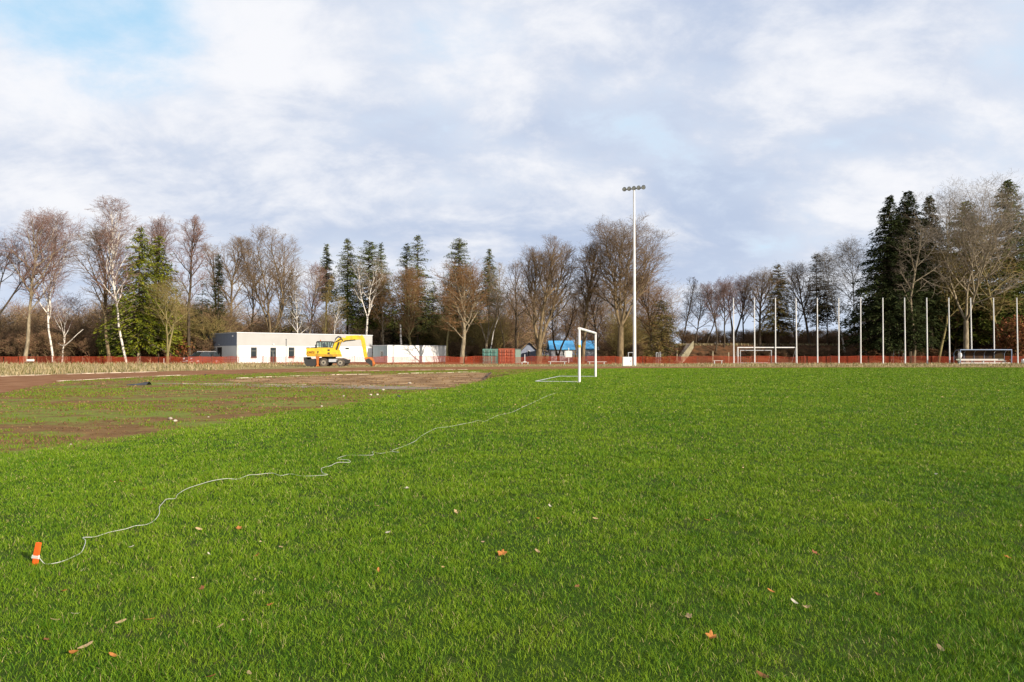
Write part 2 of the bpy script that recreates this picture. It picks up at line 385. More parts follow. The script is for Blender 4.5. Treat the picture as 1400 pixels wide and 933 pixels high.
def sheet(name, poly, z, m, kind='structure', label=None):
    mb = MB(); mb.add([(x, y, z) for x, y in poly], [tuple(range(len(poly)))])
    o = mb.build(name, m)
    import bmesh
    bm = bmesh.new(); bm.from_mesh(o.data); bmesh.ops.triangulate(bm, faces=bm.faces)
    for f in bm.faces:
        if f.normal.z < 0: f.normal_flip()
    bm.to_mesh(o.data); bm.free()
    tag(o, label, None, None, kind); return o

# ------------------------------------------------------------------ ground and sheets
gr = MB(); gr.add([(-3000, -300, 0), (3000, -300, 0), (3000, 4500, 0), (-3000, 4500, 0)], [(0, 1, 2, 3)])
tag(gr.build('ground', M['forest_floor']), 'brown leaf littered ground under the trees', kind='structure')
def gp(*pts): return [tuple(G(x, y)[:2]) for x, y in pts]
verge = [(-90, -20), (140, -20), (140, 92)] + [(80, 92), (30, 91), (0, 88), (-30, 84), (-95, 84)]
sheet('dry_verge', jag(verge, 0.2, 3, 5), 0.004, M['verge'], label='dry yellow grass strip along the fence')
lawn_edge = gp((-300, 660), (-120, 640), (0, 622), (60, 616), (120, 606), (230, 592), (330, 575), (440, 558), (520, 545), (575, 537), (620, 530.5), (662, 522), (700, 513), (740, 508), (800, 505.2), (870, 504.2))
lawn_poly = [(-14, -6)] + lawn_edge + [(30, 63.5), (120, 63.5), (120, -12), (-14, -12)]
worn_poly = [(-40, -6)] + gp((-400, 600), (-150, 560), (0, 539), (60, 526), (90, 521.5), (225, 514.5), (350, 510.5), (600, 506.5), (720, 505), (800, 504.2)) + [(20, 62.5), (20, 40), (8, 20), (-4, 8), (-8, -6)]
out_tr = gp((-260, 527), (-120, 521), (0, 515), (90, 512), (200, 509), (228, 508), (350, 505.2), (500, 502.6), (700, 501.5), (800, 501.5), (880, 502))
in_tr = gp((880, 503.6), (720, 504.9), (600, 506.5), (350, 510.5), (225, 514.5), (90, 521.5), (0, 539), (-150, 560), (-400, 600))
track_poly = [(-60, 0)] + out_tr + [(60, 66.2), (120, 66.2), (120, 63.6), (60, 63.6)] + in_tr + [(-40, 0)]
sheet('worn_turf', jag(worn_poly, 0.12, 0.8, 11), 0.008, M['worn'], label='patchy worn turf left of the lawn')
sheet('running_track', jag(track_poly, 0.10, 1.0, 12), 0.012, M['track'], label='brown cinder running track')
mud_poly = gp((300, 519.5), (350, 517.5), (450, 514), (655, 509.8), (674, 511), (664, 520), (640, 526), (610, 532), (540, 528), (440, 526.5), (380, 524), (330, 522.5))
sheet('mud', jag(mud_poly, 0.25, 0.7, 13), 0.012, M['mud'], label='bare mud patch beside the lawn')
pud = gp((210, 525), (300, 524.6), (400, 526.6), (520, 528), (600, 530.2), (612, 531.4), (570, 533.5), (500, 532), (400, 530.5), (300, 528.5))
sheet('wet_gravel', jag(pud, 0.15, 0.5, 14), 0.016, M['puddle'], label='grey wet gravel streak in the mud')
pud2 = gp((85, 541), (130, 539), (160, 541), (225, 542), (240, 544.5), (180, 544), (150, 545.5), (100, 543))
soil_poly = [(-14, -6)] + [(x_ + .35 + y_ * .012, y_ - .25 - y_ * .012) for x_, y_ in lawn_edge] + [(30, 63.3), (120, 63.3), (120, -12), (-14, -12)]
sheet('lawn_soil', jag(soil_poly, 0.25, 0.4, 17), 0.016, M['lawn'], label='green lawn of the football pitch')

def kerb(pts, w, h, label, gap=0.0, seed=1):
    h *= .6; w *= .8
    rr = random.Random(seed); mb = MB()
    P_ = [Vector((*p[:2], 0)) for p in pts]
    for a, c in zip(P_, P_[1:]):
        L = (c - a).length; k = max(1, round(L / 1.0)); d = (c - a).normalized(); nr = Vector((-d.y, d.x, 0))
        for j in range(k):
            if rr.random() < gap: continue
            p = a.lerp(c, j / k + 0.01); q_ = a.lerp(c, (j + 1) / k - 0.01); dz = rr.uniform(-0.012, 0.012)
            for _ in range(1):
                vs = [p - nr * w / 2, q_ - nr * w / 2, q_ + nr * w / 2, p + nr * w / 2]
                mb.add([(v.x, v.y, -0.02) for v in vs] + [(v.x, v.y, h + dz) for v in vs], [(4,5,6,7),(0,1,5,4),(1,2,6,5),(2,3,7,6),(3,0,4,7)])
    return tag(mb.build('kerb', M['kerb']), label, kind='structure')
kerb(gp((78, 522), (150, 518), (225, 514.5), (290, 512.3)), 0.13, 0.055, 'pale inner kerb line of the running track', 0.08, 1)
kerb(gp((325, 518), (350, 516.6), (450, 513.2), (560, 511), (655, 509)), 0.22, 0.06, 'pale kerb line behind the mud patch', 0.04, 2)
kerb(gp((0, 515.2), (90, 512.2), (200, 509.2), (228, 508.2)), 0.16, 0.07, 'pale outer kerb line of the running track', 0.15, 3)
kerb(gp((400, 508.6), (520, 507.2), (640, 505.7)), 0.10, 0.04, 'faint pale kerb line on the track bend', 0.1, 4)
kerb(gp((250, 525.3), (330, 526), (450, 527), (600, 529.2)), 0.12, 0.035, 'half buried pale kerb line in the mud', 0.35, 5)
# low board at the right end of the mud
mbk = MB(); a, c = G(671, 510.5), G(661, 520)
mbk.path([(a.x, a.y, 0.05), (c.x, c.y, 0.03)], 0.06, 4)
tag(mbk.build('edging_board', M['tw_dark']), 'dark wooden edging board at the right end of the mud', 'board')

# hills and distant land
def hill(x0, x1, y0, depth, hmax, seed, label):
    n, m = 80, 10; V = []; Q = []
    for j in range(m):
        for i in range(n):
            x = x0 + (x1 - x0) * i / (n - 1); t = j / (m - 1); e = min(1, 6 * min(i, n - 1 - i) / (n - 1))
            h = hmax * (0.55 + 0.6 * float(VNA.fbm(x / 180 + seed, seed * 3.1, 5))) * sin(pi * min(1, t * 0.9 + 0.0)) * e
            V.append((x, y0 + depth * t, h - 0.5))
    for j in range(m - 1):
        for i in range(n - 1): k = j * n + i; Q.append((k, k + 1, k + n + 1, k + n))
    mb = MB(); mb.add(V, Q); tag(mb.build('hills', M['hill'], smooth=True), label, kind='structure')
hill(-1800, 1800, 700, 500, 15, 2, 'low blue grey wooded ridge on the horizon')
# embankment on the right
def embankment():
    n = 90; V = []; Q = []; prof = [(0, 0), (1.5, 0.5), (3.5, 1.6), (5.2, 2.45), (6.2, 2.75), (7.2, 2.85), (12, 2.8), (30, 2.3), (60, 0)]
    for i in range(n):
        x = 20 + 110 * i / (n - 1); e = min(1, (i / (n - 1)) * 14)
        for j, (dy, z) in enumerate(prof):
            w = float(VNB.fbm(x / 4, j * 1.7, 3)) - 0.5
            V.append((x, 99.5 + dy + w * 0.9 + 0.06 * (x - 20), max(-0.02, z * (0.35 + 0.65 * e) + w * 0.35 * (1 if 0 < j < 8 else 0))))
    m = len(prof)
    for i in range(n - 1):
        for j in range(m - 1): k = i * m + j; Q.append((k, k + m, k + m + 1, k + 1))
    mb = MB(); mb.add(V, Q); tag(mb.build('embankment', M['bank'], smooth=True), 'brown leaf covered bank under the right hand trees', kind='structure')
embankment()

# ------------------------------------------------------------------ grass as real blades
def blades(name, mt, X, Y, H, W, z0, label, seed, lean=0.55, kind='stuff', cat=None):
    r = np.random.RandomState(seed); n = len(X)
    az = r.rand(n) * 2 * pi; la = r.rand(n) * 2 * pi; ln = H * lean * (0.25 + r.rand(n))
    ux, uy = np.cos(az) * W / 2, np.sin(az) * W / 2; lx, ly = np.cos(la) * ln, np.sin(la) * ln
    V = np.zeros((n, 5, 3)); Z = np.full(n, z0)
    V[:, 0] = np.stack([X - ux, Y - uy, Z], 1); V[:, 1] = np.stack([X + ux, Y + uy, Z], 1)
    V[:, 2] = np.stack([X + ux * .8 + lx * .35, Y + uy * .8 + ly * .35, Z + H * .55], 1)
    V[:, 3] = np.stack([X - ux * .8 + lx * .35, Y - uy * .8 + ly * .35, Z + H * .55], 1)
    V[:, 4] = np.stack([X + lx, Y + ly, Z + H * (1 - .25 * r.rand(n))], 1)
    b0 = (np.arange(n) * 5)[:, None]
    me = np_mesh(name, mt, V.reshape(-1, 3), b0 + np.array([[0, 1, 2, 3]]), b0 + np.array([[3, 2, 4]]))
    o = link(name, me); tag(o, label, cat, None, kind); return o
def scatter(n, d0, d1, p, seed, side=0.86):
    """density falls with distance d^-p ; uniform across the widening view"""
    r = np.random.RandomState(seed); u = r.rand(n); e = 2 - p
    d = (d0 ** e + u * (d1 ** e - d0 ** e)) ** (1 / e)
    x = (r.rand(n) * 2 - 1) * (side * d + 3.2); return x, d, r
xa, ya, r = scatter(980000, 1.6, 9, 1.6, 3, .80); xb, yb_, r2 = scatter(1400000, 9, 66, 1.7, 5, .80)
x = np.concatenate([xa, xb]); y = np.concatenate([ya, yb_])
jx = 1.3 * (VNC.fbm(x / 0.7, y / 0.7, 4) - .5) + r.rand(len(x)) * 0 + 0.35 * (np.concatenate([r.rand(len(xa)), r2.rand(len(xb))]) - .5) * np.clip(y / 12, .4, 2)
k = inside(lawn_poly, x + jx, y + jx)
thin = VNA.fbm(x / 0.9, y / 0.9, 3); fine = VNB.fbm(x / 0.12, y / 0.12, 2)
bare = np.clip((thin - 0.22) * 6, 0.2, 1); bare = 1 - (1 - bare) * np.clip((7 - y) / 4, 0.2, 1)
keep = k & (r.rand(len(x)) < bare) & (r.rand(len(x)) < np.clip(fine * 1.9, .45, 1))
x, y, thin, fine = x[keep], y[keep], thin[keep], fine[keep]
Hh = (0.009 + 0.018 * r.rand(len(x))) * (0.60 + 0.35 * thin + 0.55 * fine * (0.4 + VNC.fbm(x / .3, y / .3, 2))); tf = VNC.fbm(x / .20 + 3, y / .20, 3); tf2 = VNB.fbm(x / .9 + 8, y / .6, 2)
Hh += 0.020 * np.clip((tf - .42) * 3.2, 0, 1) * (.35 + tf2); Hh *= 1 + 0.02 * np.minimum(y, 30)
Ww = np.maximum(0.0023, 0.00070 * y) * (0.6 + 0.7 * r.rand(len(x)))
blades('grass', M['grass'], x, y, Hh, Ww, 0.016, 'short bright green grass of the football pitch', 4, 1.0)
# thin grass of the worn area
x, y, r = scatter(420000, 6, 62, 1.35, 7)
k = inside(worn_poly, x, y) & ~inside(lawn_poly, x, y) & ~inside(mud_poly, x, y)
nn = VNA.fbm(x / 3.2 + 5, y / 1.6, 5)
n5 = VNB.fbm(x / .5, y / .35, 3)
kk = k & (r.rand(len(x)) < np.clip((VNC.fbm(x / 5 + 2, y / 1.9, 4) * .38 + nn * .36 + n5 * .26 - 0.475) * 26, 0.02, 1)); x, y = x[kk], y[kk]
blades('sparse_grass', M['thin'], x, y, (0.018 + 0.03 * r.rand(len(x))) * (.5 + n5[kk]), np.maximum(.006, .0011 * y) * (0.7 + .6 * r.rand(len(x))), 0.008, 'thin patchy grass of the worn area', 8, 0.8)
# crumbs of earth on the bare ground
def crumbs(name, label, polyset, excl, n, seed, s0, s1, mt):
    x, y, r = scatter(n, 6, 60, 1.35, seed); k = np.zeros(len(x), bool)
    for P_ in polyset: k |= inside(P_, x, y)
    for P_ in excl: k &= ~inside(P_, x, y)
    k &= r.rand(len(x)) < np.clip((VNB.fbm(x / 1.3, y / 1.0, 4) - .45) * 7, .03, 1)
    x, y = x[k], y[k]; n = len(x); s = (s0 + (s1 - s0) * r.rand(n) ** 3) * np.clip(y / 22, .45, 1.3)
    oc = np.array([(1, 0, 0), (0, 1, 0), (-1, 0, 0), (0, -1, 0), (0, 0, .8), (0, 0, -.5)]); V = oc[None] * s[:, None, None] * (0.6 + .8 * r.rand(n, 6, 1))
    a = r.rand(n) * 6.28; c, s_ = np.cos(a)[:, None], np.sin(a)[:, None]; X_ = V[:, :, 0] * c - V[:, :, 1] * s_ + x[:, None]; Y_ = V[:, :, 0] * s_ + V[:, :, 1] * c + y[:, None]
    V = np.stack([X_, Y_, V[:, :, 2] + .012], 2); T = np.array([[0, 1, 4], [1, 2, 4], [2, 3, 4], [3, 0, 4], [1, 0, 5], [2, 1, 5], [3, 2, 5], [0, 3, 5]])
    T = ((np.arange(n) * 6)[:, None, None] + T[None]).reshape(-1, 3); tag(link(name, np_mesh(name, mt, V.reshape(-1, 3), None, T)), label, kind='stuff')
M['crumb'] = mat('earth_crumb', (0.10, 0.055, 0.024), (0.24, 0.15, 0.07), 1.4, 0.95)
crumbs('earth_crumbs', 'loose crumbs of brown earth on the worn ground', [worn_poly, mud_poly], [lawn_poly], 80000, 61, .008, .05, M['crumb'])
# dry grass on the verge
r = np.random.RandomState(21); n = 120000
x = r.rand(n) * 160 - 78; y = 38 + r.rand(n) * 54
yb = np.interp(x, [-78, -30, 0, 80], [83.5, 84.5, 88.5, 92]); 
k = inside(verge, x, y) & ~inside(track_poly, x, y) & ~inside(worn_poly, x, y) & ~inside(lawn_poly, x, y) & (y < yb)
k &= (y > 66) | (x < -22); x, y = x[k], y[k]
cl = VNA.fbm(x / 2.2, y / 1.2, 4); hmul = np.where((x < -24), 1.15, np.where(x < 12, .30, .65))
Hd = (0.10 + 0.22 * r.rand(len(x)) * cl * 2) * hmul * np.clip((cl - .28) * 4, .25, 1.3)
blades('dry_grass', M['dry'], x, y, Hd, 0.05 * (0.6 + r.rand(len(x))), 0.004, 'tall dry straw coloured grass along the fence', 22, 0.5)
# dry grass fringe on the bank top
r = np.random.RandomState(23); n = 14000; x = 25 + r.rand(n) * 90; y = 99.5 + 6.6 + 0.06 * (x - 20) + r.randn(n) * 0.5
o = blades('bank_grass', M['dry'], x, y, 0.2 + .35 * r.rand(n), 0.06 * (0.6 + r.rand(n)), 2.55, 'pale dry grass fringe along the top of the bank', 24, 0.5)

# ------------------------------------------------------------------ trees
def rot_about(v, ax, a):
    c, s_ = cos(a), sin(a); d = (v[0]*ax[0]+v[1]*ax[1]+v[2]*ax[2]) * (1 - c)
    return (v[0]*c + (ax[1]*v[2]-ax[2]*v[1])*s_ + ax[0]*d, v[1]*c + (ax[2]*v[0]-ax[0]*v[2])*s_ + ax[1]*d, v[2]*c + (ax[0]*v[1]-ax[1]*v[0])*s_ + ax[2]*d)
def nrm(v):
    l_ = sqrt(v[0]**2 + v[1]**2 + v[2]**2) + 1e-12; return (v[0]/l_, v[1]/l_, v[2]/l_)
def bare_segs(seed, H, W, **kw):
    k = 1.0; L0 = kw.get('levels', 4)
    for _ in range(3):
        k *= min(1.8, max(.6, _bare(seed, H, W, spread=k, **{**kw, 'levels': min(2, L0)})[2]))
        k = min(k, 2.6)
    return _bare(seed, H, W, spread=k, **kw)[:2]
def _bare(seed, H, W, style='leader', start=0.3, stems=3, fork=0.25, rad=None, levels=4, kids=(18, 9, 7, 3), ang=52, trop=0.10, droop=0.0, wob=0.12, spread=1.0, twig=0.013):
    R = random.Random(seed); limbs = []; twigs = []
    rad = (rad * .8) if rad else H * 0.0125
    nseg = (12, 6, 4, 2, 2)
    def branch(p, d, L, r0, lvl, t_start, prof):
        n = nseg[lvl]; pts = [(p, r0)]; step = L / n; w = wob * (1 if lvl else 0.55)
        tr = trop if lvl < 2 else trop * 0.9 - droop
        rend = max(twig * 0.6, r0 * (0.22 if lvl == 0 else 0.35))
        for i in range(n):
            d = nrm((d[0] + R.gauss(0, w), d[1] + R.gauss(0, w), d[2] + R.gauss(0, w * 0.6) + tr))
            q_ = (p[0] + d[0]*step, p[1] + d[1]*step, p[2] + d[2]*step); rr = r0 + (rend - r0) * (i + 1) / n
            (limbs if (lvl <= 1 or rr > 0.045) else twigs).append((*p, *q_, pts[-1][1], rr)); p = q_; pts.append((p, rr, d))
        if lvl >= levels: return
        nk = kids[lvl] + (0, 1, 1, 0)[lvl]; nk = nk + R.randint(-1, 1) if nk > 3 else nk; ga = R.uniform(0, 6.28)
        for k_ in range(nk):
            t = t_start + (1 - t_start) * ((k_ + R.random() * 0.9) / nk) ** (0.85 if lvl == 0 else 0.7); t = min(t, 0.995)
            i = min(n - 1, int(t * n)); f = t * n - i; a0 = pts[i]; a1 = pts[i + 1]
            cp = tuple(a0[0][j] + (a1[0][j] - a0[0][j]) * f for j in range(3)); cr = a0[1] + (a1[1] - a0[1]) * f; cd = a1[2]
            ga += 2.4 + R.uniform(-.5, .5)
            ax = nrm((cos(ga), sin(ga), 0.0)) ; 
            cross = nrm((cd[1]*ax[2]-cd[2]*ax[1], cd[2]*ax[0]-cd[0]*ax[2], cd[0]*ax[1]-cd[1]*ax[0]))
            an = radians(ang) * R.uniform(.7, 1.25) * (1.0 - 0.45 * t if lvl == 0 else 1.0)
            nd = rot_about(cd, cross, an)
            if lvl == 0: CL = prof(t) * R.uniform(.75, 1.15)
            else: CL = L * (0.72 - 0.36 * t) * R.uniform(.65, 1.15)
            branch(cp, nd, CL, min(cr * 0.72, max(twig, CL * 0.020 + 0.004)), lvl + 1, 0.18 if lvl == 0 else 0.1, prof)
    if style == 'leader':
        def prof(t):
            u = (t - start) / (1 - start + 1e-6); return W * 0.52 * spread * (0.35 + 0.75 * max(0, sin(pi * min(1, max(0.0, u * 0.85 + 0.12)))) )
        branch((0, 0, -0.1), (0, 0, 1), H, rad, 0, start, prof)
    else:
        p = (0, 0, -0.1); q_ = (R.gauss(0, .1), R.gauss(0, .1), H * fork)
        limbs.append((*p, *q_, rad * 1.15, rad * 0.9)); a0 = R.uniform(0, 6.28)
        for s_ in range(stems):
            a = a0 + 2 * pi * s_ / stems + R.uniform(-.4, .4); sp = min(1.0, R.uniform(.15, .36) * spread) * (0 if (s_ == 0 and stems > 3) else 1)
            L = H * (1 - fork) * R.uniform(.86, 1.0)
            def prof(t): return W * 0.42 * min(1.5, spread) * (0.45 + 0.6 * sin(pi * min(1, t * .8 + .15)))
            branch(q_, nrm((cos(a) * sp * 1.3, sin(a) * sp, 1)), L, rad * (0.9 / sqrt(stems)) * 1.15, 0, start, prof)
    Lm = np.array(limbs); Tw = np.array(twigs) if twigs else np.zeros((0, 8))
    allz = np.concatenate([Lm[:, 5], Tw[:, 5]]); allx = np.concatenate([Lm[:, 3], Tw[:, 3], Lm[:, 4], Tw[:, 4]])
    sz = H / allz.max(); sx = (W / 2) / np.percentile(np.abs(allx), 94)
    for A in (Lm, Tw):
        for j in (2, 5): A[:, j] *= sz
        for j in (0, 1, 3, 4): A[:, j] *= sx
    return Lm, Tw, sx
def bend(A, lean, H, curve=0.0):
    for j in (0, 3):
        t = np.clip(A[:, j + 2] / H, 0, None); A[:, j] += lean * t + curve * np.sin(pi * np.clip(t, 0, 1))
    return A
def bare_tree(name, label, px, Y, top, wpx, barkm, twigm, seed, lean=0.0, curve=0.0, z0=0.0, group='bare trees behind the fence', flare=True, cat='bare tree', **kw):
    X = XX(px, Y); H = HT(top, Y) - z0; W = wpx / F * Y
    Lm, Tw = bare_segs(seed, H, W, **kw); ln = lean / F * Y; cv_ = curve / F * Y
    bend(Lm, ln, H, cv_); bend(Tw, ln, H, cv_)
    t = thing(name, label, cat, (X, Y, z0), 0, group)
    V, Q = seg_mesh(Lm, 7); link('trunk', np_mesh('trunk', M[barkm], V, Q, smooth=True), t)
    V, Q = seg_mesh(Tw, 3); link('crown', np_mesh('crown', M[twigm], V, Q), t)
    return t
def conifer(name, label, px, Y, top, wpx, nm, seed, start=0.08, power=0.75, dens=1.0, z0=0.0, lean=0.0, droop=0.25, size=0.42, barkm='bark_dark', group='conifers behind the fence', gaps=0.0, upper=False, cat='conifer'):
    R = np.random.RandomState(seed); X = XX(px, Y); H = HT(top, Y) - z0; W = 1.55 * wpx / F * Y
    t_ = thing(name, label, cat, (X, Y, z0), 0, group); ln = lean / F * Y
    nb = int(H / 0.30 * 6 * dens); segs = []; Vs = []
    tt = start + (1 - start) * (1 - (1 - R.rand(nb)) ** 1.0)
    for i in range(nb):
        t = tt[i]; z = H * t; az = R.rand() * 2 * pi; u = (t - start) / (1 - start)
        prof = (1 - u) ** power * (min(1, 0.45 + u * 5)) * (W / 2)
        if upper: prof = W / 2 * sin(pi * min(1, 0.18 + u * 0.80)) ** 0.7
        L = max(0.25, prof * R.uniform(.62, 1.15))
        if R.rand() < gaps: continue
        dx, dy = cos(az), sin(az); el = -droop * R.uniform(.5, 1.5) + 0.55 * (u ** 3)
        x0 = ln * t
        segs.append((x0, 0, z, x0 + dx * L * .9, dy * L * .9, z + el * L * .9, 0.02 + 0.012 * L, 0.008))
        m = int(6 + L * 11 * dens)
        s_ = R.rand(m) ** 0.7; sz = size * .92 * (0.5 + 0.8 * R.rand(m)) * (1 - .35 * u)
        c = np.stack([x0 + dx * L * s_, dy * L * s_, z + el * L * s_ + 0.10 * L * np.sin(s_ * 3)], 1) + R.randn(m, 3) * np.array([.10, .10, .07]) * (0.5 + L * .35)
        a2 = az + R.randn(m) * 0.9; fl = np.stack([np.cos(a2), np.sin(a2), -0.35 + R.randn(m) * .35], 1); fl /= np.linalg.norm(fl, axis=1, keepdims=True)
        sd = np.cross(fl, np.array([0, 0, 1.0]) + R.randn(m, 3) * .5); sd /= np.linalg.norm(sd, axis=1, keepdims=True) + 1e-9
        tip = c + fl * sz[:, None]; w = sd * (sz * 0.17)[:, None]
        Vs.append(np.stack([c - w * .5, c + fl * (sz * .5)[:, None] - w, tip, c + fl * (sz * .5)[:, None] + w], 1))
    V = np.concatenate(Vs, 0); n = len(V); Q = (np.arange(n) * 4)[:, None] + np.array([[0, 1, 2, 3]])
    tk = [(ln * k / 10, 0, H * k / 10, ln * (k + 1) / 10, 0, H * (k + 1) / 10, H * .013 * (1 - k / 10.5), H * .013 * (1 - (k + 1) / 10.5)) for k in range(10)]
    tk[0] = (0, 0, -.1, *tk[0][3:6], H * .015, tk[0][7])
    v2, q2 = seg_mesh(np.array(tk + segs), 6); link('trunk', np_mesh('trunk', M[barkm], v2, q2, smooth=True), t_)
    link('crown', np_mesh('crown', M[nm], V.reshape(-1, 3), Q), t_)
    return t_

BT, CF = bare_tree, conifer
# --- left side
BT('bare_tree', 'leaning bare tree cut by the left edge of the picture', -22, 86, 300, 95, 'bark_dark', 'tw_dark', 101, lean=38, start=.35, stems=3, style='fork', fork=.3, kids=(9, 7, 5, 3))
BT('bare_tree', 'tall bare tree with straight grey trunk nearest the left edge', 34, 86, 284, 78, 'bark_light', 'tw_purple', 102, lean=4, start=.33, kids=(22, 8, 6, 3), twig=.013)
BT('birch', 'tall birch with reddish brown crown left of the curved log branch', 73, 87, 277, 62, 'bark_birch', 'tw_purple', 103, lean=-4, curve=-8, start=.3, kids=(26, 8, 6, 3), droop=.10, ang=40, rad=.17, cat='birch', group='birches behind the fence')
BT('birch', 'short thin white birch above the curved pale log', 85, 92, 385, 50, 'bark_birch', 'tw_purple', 104, start=.35, kids=(12, 7, 5, 2), rad=.13, ang=45, cat='birch', group='birches behind the fence')
BT('bare_tree', 'bare grey tree standing just left of the leaning white birch', 149, 87, 300, 62, 'bark', 'tw_brown', 105, lean=-3, start=.3, kids=(22, 8, 6, 3))
BT('birch', 'tall white birch leaning left beside the yellow green spruce', 174, 86, 273, 84, 'bark_birch', 'tw_purple', 106, lean=-8, curve=-9, start=.34, kids=(26, 8, 6, 3), droop=.12, ang=42, rad=.19, cat='birch', group='birches behind the fence')
CF('spruce', 'tall yellow green spruce right of the leaning white birch', 190, 88, 311, 68, 'nd_bright', 107, start=.12, dens=1.15, power=.7, size=.55, droop=.4, barkm='bark_light', cat='spruce')
CF('spruce', 'shorter yellow green spruce at the right shoulder of the taller one', 216, 91, 322, 56, 'nd_bright', 108, start=.15, dens=1.0, power=.6, size=.55, droop=.4, cat='spruce')
BT('bare_tree', 'bare tree with rounded top rising behind the yellow green spruces', 221, 98, 289, 50, 'bark_dark', 'tw_purple', 109, start=.55, kids=(20, 8, 6, 3), z0=0)
BT('bare_tree', 'pale olive young tree with V shaped stems left of the white building', 229, 84, 375, 62, 'bark_olive', 'tw_olive', 110, style='fork', stems=2, fork=.14, start=.3, kids=(12, 7, 5, 2), rad=.22)
BT('bare_tree', 'tall dark bare tree between the spruces and the white building', 259, 92, 294, 50, 'bark_dark', 'tw_purple', 111, start=.35, kids=(22, 8, 6, 3))
CF('spruce', 'small ragged dark spruce behind the parked car', 276, 95, 385, 34, 'nd_dark', 112, start=.15, gaps=.35, dens=.8, cat='spruce')
CF('spruce', 'very slender dark spruce above the left end of the building', 298, 98, 348, 13, 'nd_dark', 113, start=.2, dens=1.2, power=.3, size=.35, cat='spruce')
BT('bare_tree', 'bare tree above the left corner of the white building', 313, 104, 322, 56, 'bark', 'tw_brown', 114, start=.3, kids=(22, 8, 6, 3))
BT('bare_tree', 'thin bare tree right behind the slender dark spruce', 292, 108, 330, 36, 'bark_dark', 'tw_brown', 115, start=.3, kids=(16, 8, 5, 3))
BT('bare_tree', 'big bare tree with wide fan of limbs behind the white building', 370, 106, 309, 78, 'bark', 'tw_brown', 116, style='fork', stems=4, fork=.2, start=.2, kids=(15, 8, 5, 3), ang=36, rad=.42)
BT('bare_tree', 'slim bare tree left of the wide fan shaped tree', 343, 112, 345, 46, 'bark', 'tw_brown', 117, start=.3, kids=(16, 7, 5, 3))
CF('conifer', 'low dark brownish conifer behind the middle of the building', 399, 108, 368, 44, 'nd_brown', 118, start=.1, gaps=.25, dens=.9)
BT('birch', 'thin pale birch in front of the low brownish conifer', 409, 104, 378, 36, 'bark_birch', 'tw_pale', 119, lean=-7, start=.3, kids=(16, 7, 5, 2), rad=.12, cat='birch', group='birches behind the fence')
BT('bare_tree', 'pale pinkish bare tree behind the middle of the building', 424, 110, 356, 46, 'bark_light', 'tw_purple', 120, start=.3, kids=(20, 8, 6, 3))
BT('bare_tree', 'olive brown bare tree behind the excavator cab', 440, 108, 378, 40, 'bark_olive', 'tw_olive', 121, start=.25, kids=(20, 8, 6, 3))
BT('birch', 'thin straight pale birch trunk above the excavator boom', 459, 106, 398, 26, 'bark_birch', 'tw_olive', 122, start=.55, kids=(10, 6, 4, 2), rad=.12, cat='birch', group='birches behind the fence')
# --- central conifers
CF('spruce', 'leftmost narrow spruce top above the excavator cab', 446, 118, 334, 24, 'nd_blue', 123, start=.52, dens=1.0, power=.75, cat='spruce')
CF('spruce', 'tall slim blue green spruce with bare lower trunk above the boom', 475, 114, 326, 38, 'nd_blue', 124, start=.36, dens=1.05, power=.6, cat='spruce', gaps=.08)
CF('pine', 'dark round topped pine behind the pale bare tree', 504, 112, 331, 46, 'nd_green', 125, start=.30, upper=True, dens=1.1, gaps=.15, cat='pine')
CF('spruce', 'narrow green spruce touching the right of the round topped pine', 521, 114, 332, 32, 'nd_green', 126, start=.28, dens=1.0, cat='spruce')
BT('bare_tree', 'pale white limbed bare tree in front of the round topped pine', 499, 106, 352, 46, 'bark_birch', 'tw_pale', 127, lean=5, style='fork', stems=3, fork=.45, start=.2, kids=(9, 6, 4, 2), rad=.2)
CF('spruce', 'left of the twin spruces above the white cabin', 556, 116, 333, 40, 'nd_blue', 128, start=.2, dens=1.0, power=.6, cat='spruce', gaps=.05)
CF('spruce', 'taller right one of the twin spruces above the white cabin', 571, 114, 322, 50, 'nd_blue', 129, start=.22, dens=1.05, power=.6, cat='spruce', gaps=.1)
BT('bare_tree', 'rusty brown bushy tree in front of the twin spruces', 564, 106, 363, 50, 'bark_olive', 'tw_rust', 130, start=.22, kids=(26, 9, 6, 3), twig=.014)
BT('bare_tree', 'grey trunked bare tree between the building and the white cabin', 525, 108, 372, 34, 'bark_light', 'tw_rust', 131, start=.3, kids=(20, 8, 6, 3))
CF('conifer', 'low dark evergreen behind the left end of the white cabin', 537, 118, 405, 40, 'nd_dark', 132, start=.05, dens=.9, gaps=.1)
CF('conifer', 'low dark evergreen behind the right end of the white cabin', 592, 116, 385, 44, 'nd_green', 133, start=.05, dens=.9, gaps=.15)
CF('conifer', 'low dark evergreen bush behind the excavator arm', 480, 110, 420, 34, 'nd_green', 134, start=.03, dens=.9)
CF('spruce', 'tall dark spruce with broad top left of the slim spruce tip', 627, 114, 326, 50, 'nd_blue', 135, start=.25, dens=1.1, power=.5, cat='spruce', gaps=.05)
CF('spruce', 'slim spruce tip right of the broad dark spruce', 669, 120, 340, 30, 'nd_blue', 136, start=.5, dens=.9, power=.7, cat='spruce')
BT('bare_tree', 'thick trunked rusty brown tree left of the green container', 631, 96, 352, 66, 'bark_light', 'tw_rust', 137, lean=4, start=.28, kids=(24, 8, 6, 3), rad=.46, ang=58)
BT('bare_tree', 'slim brown tree just right of the white cabin', 611, 104, 372, 34, 'bark_olive', 'tw_rust', 138, start=.3, kids=(18, 8, 6, 3))
BT('bare_tree', 'pale twiggy tree under the slim spruce tip', 664, 104, 358, 50, 'bark_light', 'tw_pale', 139, style='fork', stems=3, fork=.2, start=.25, kids=(12, 8, 5, 2))
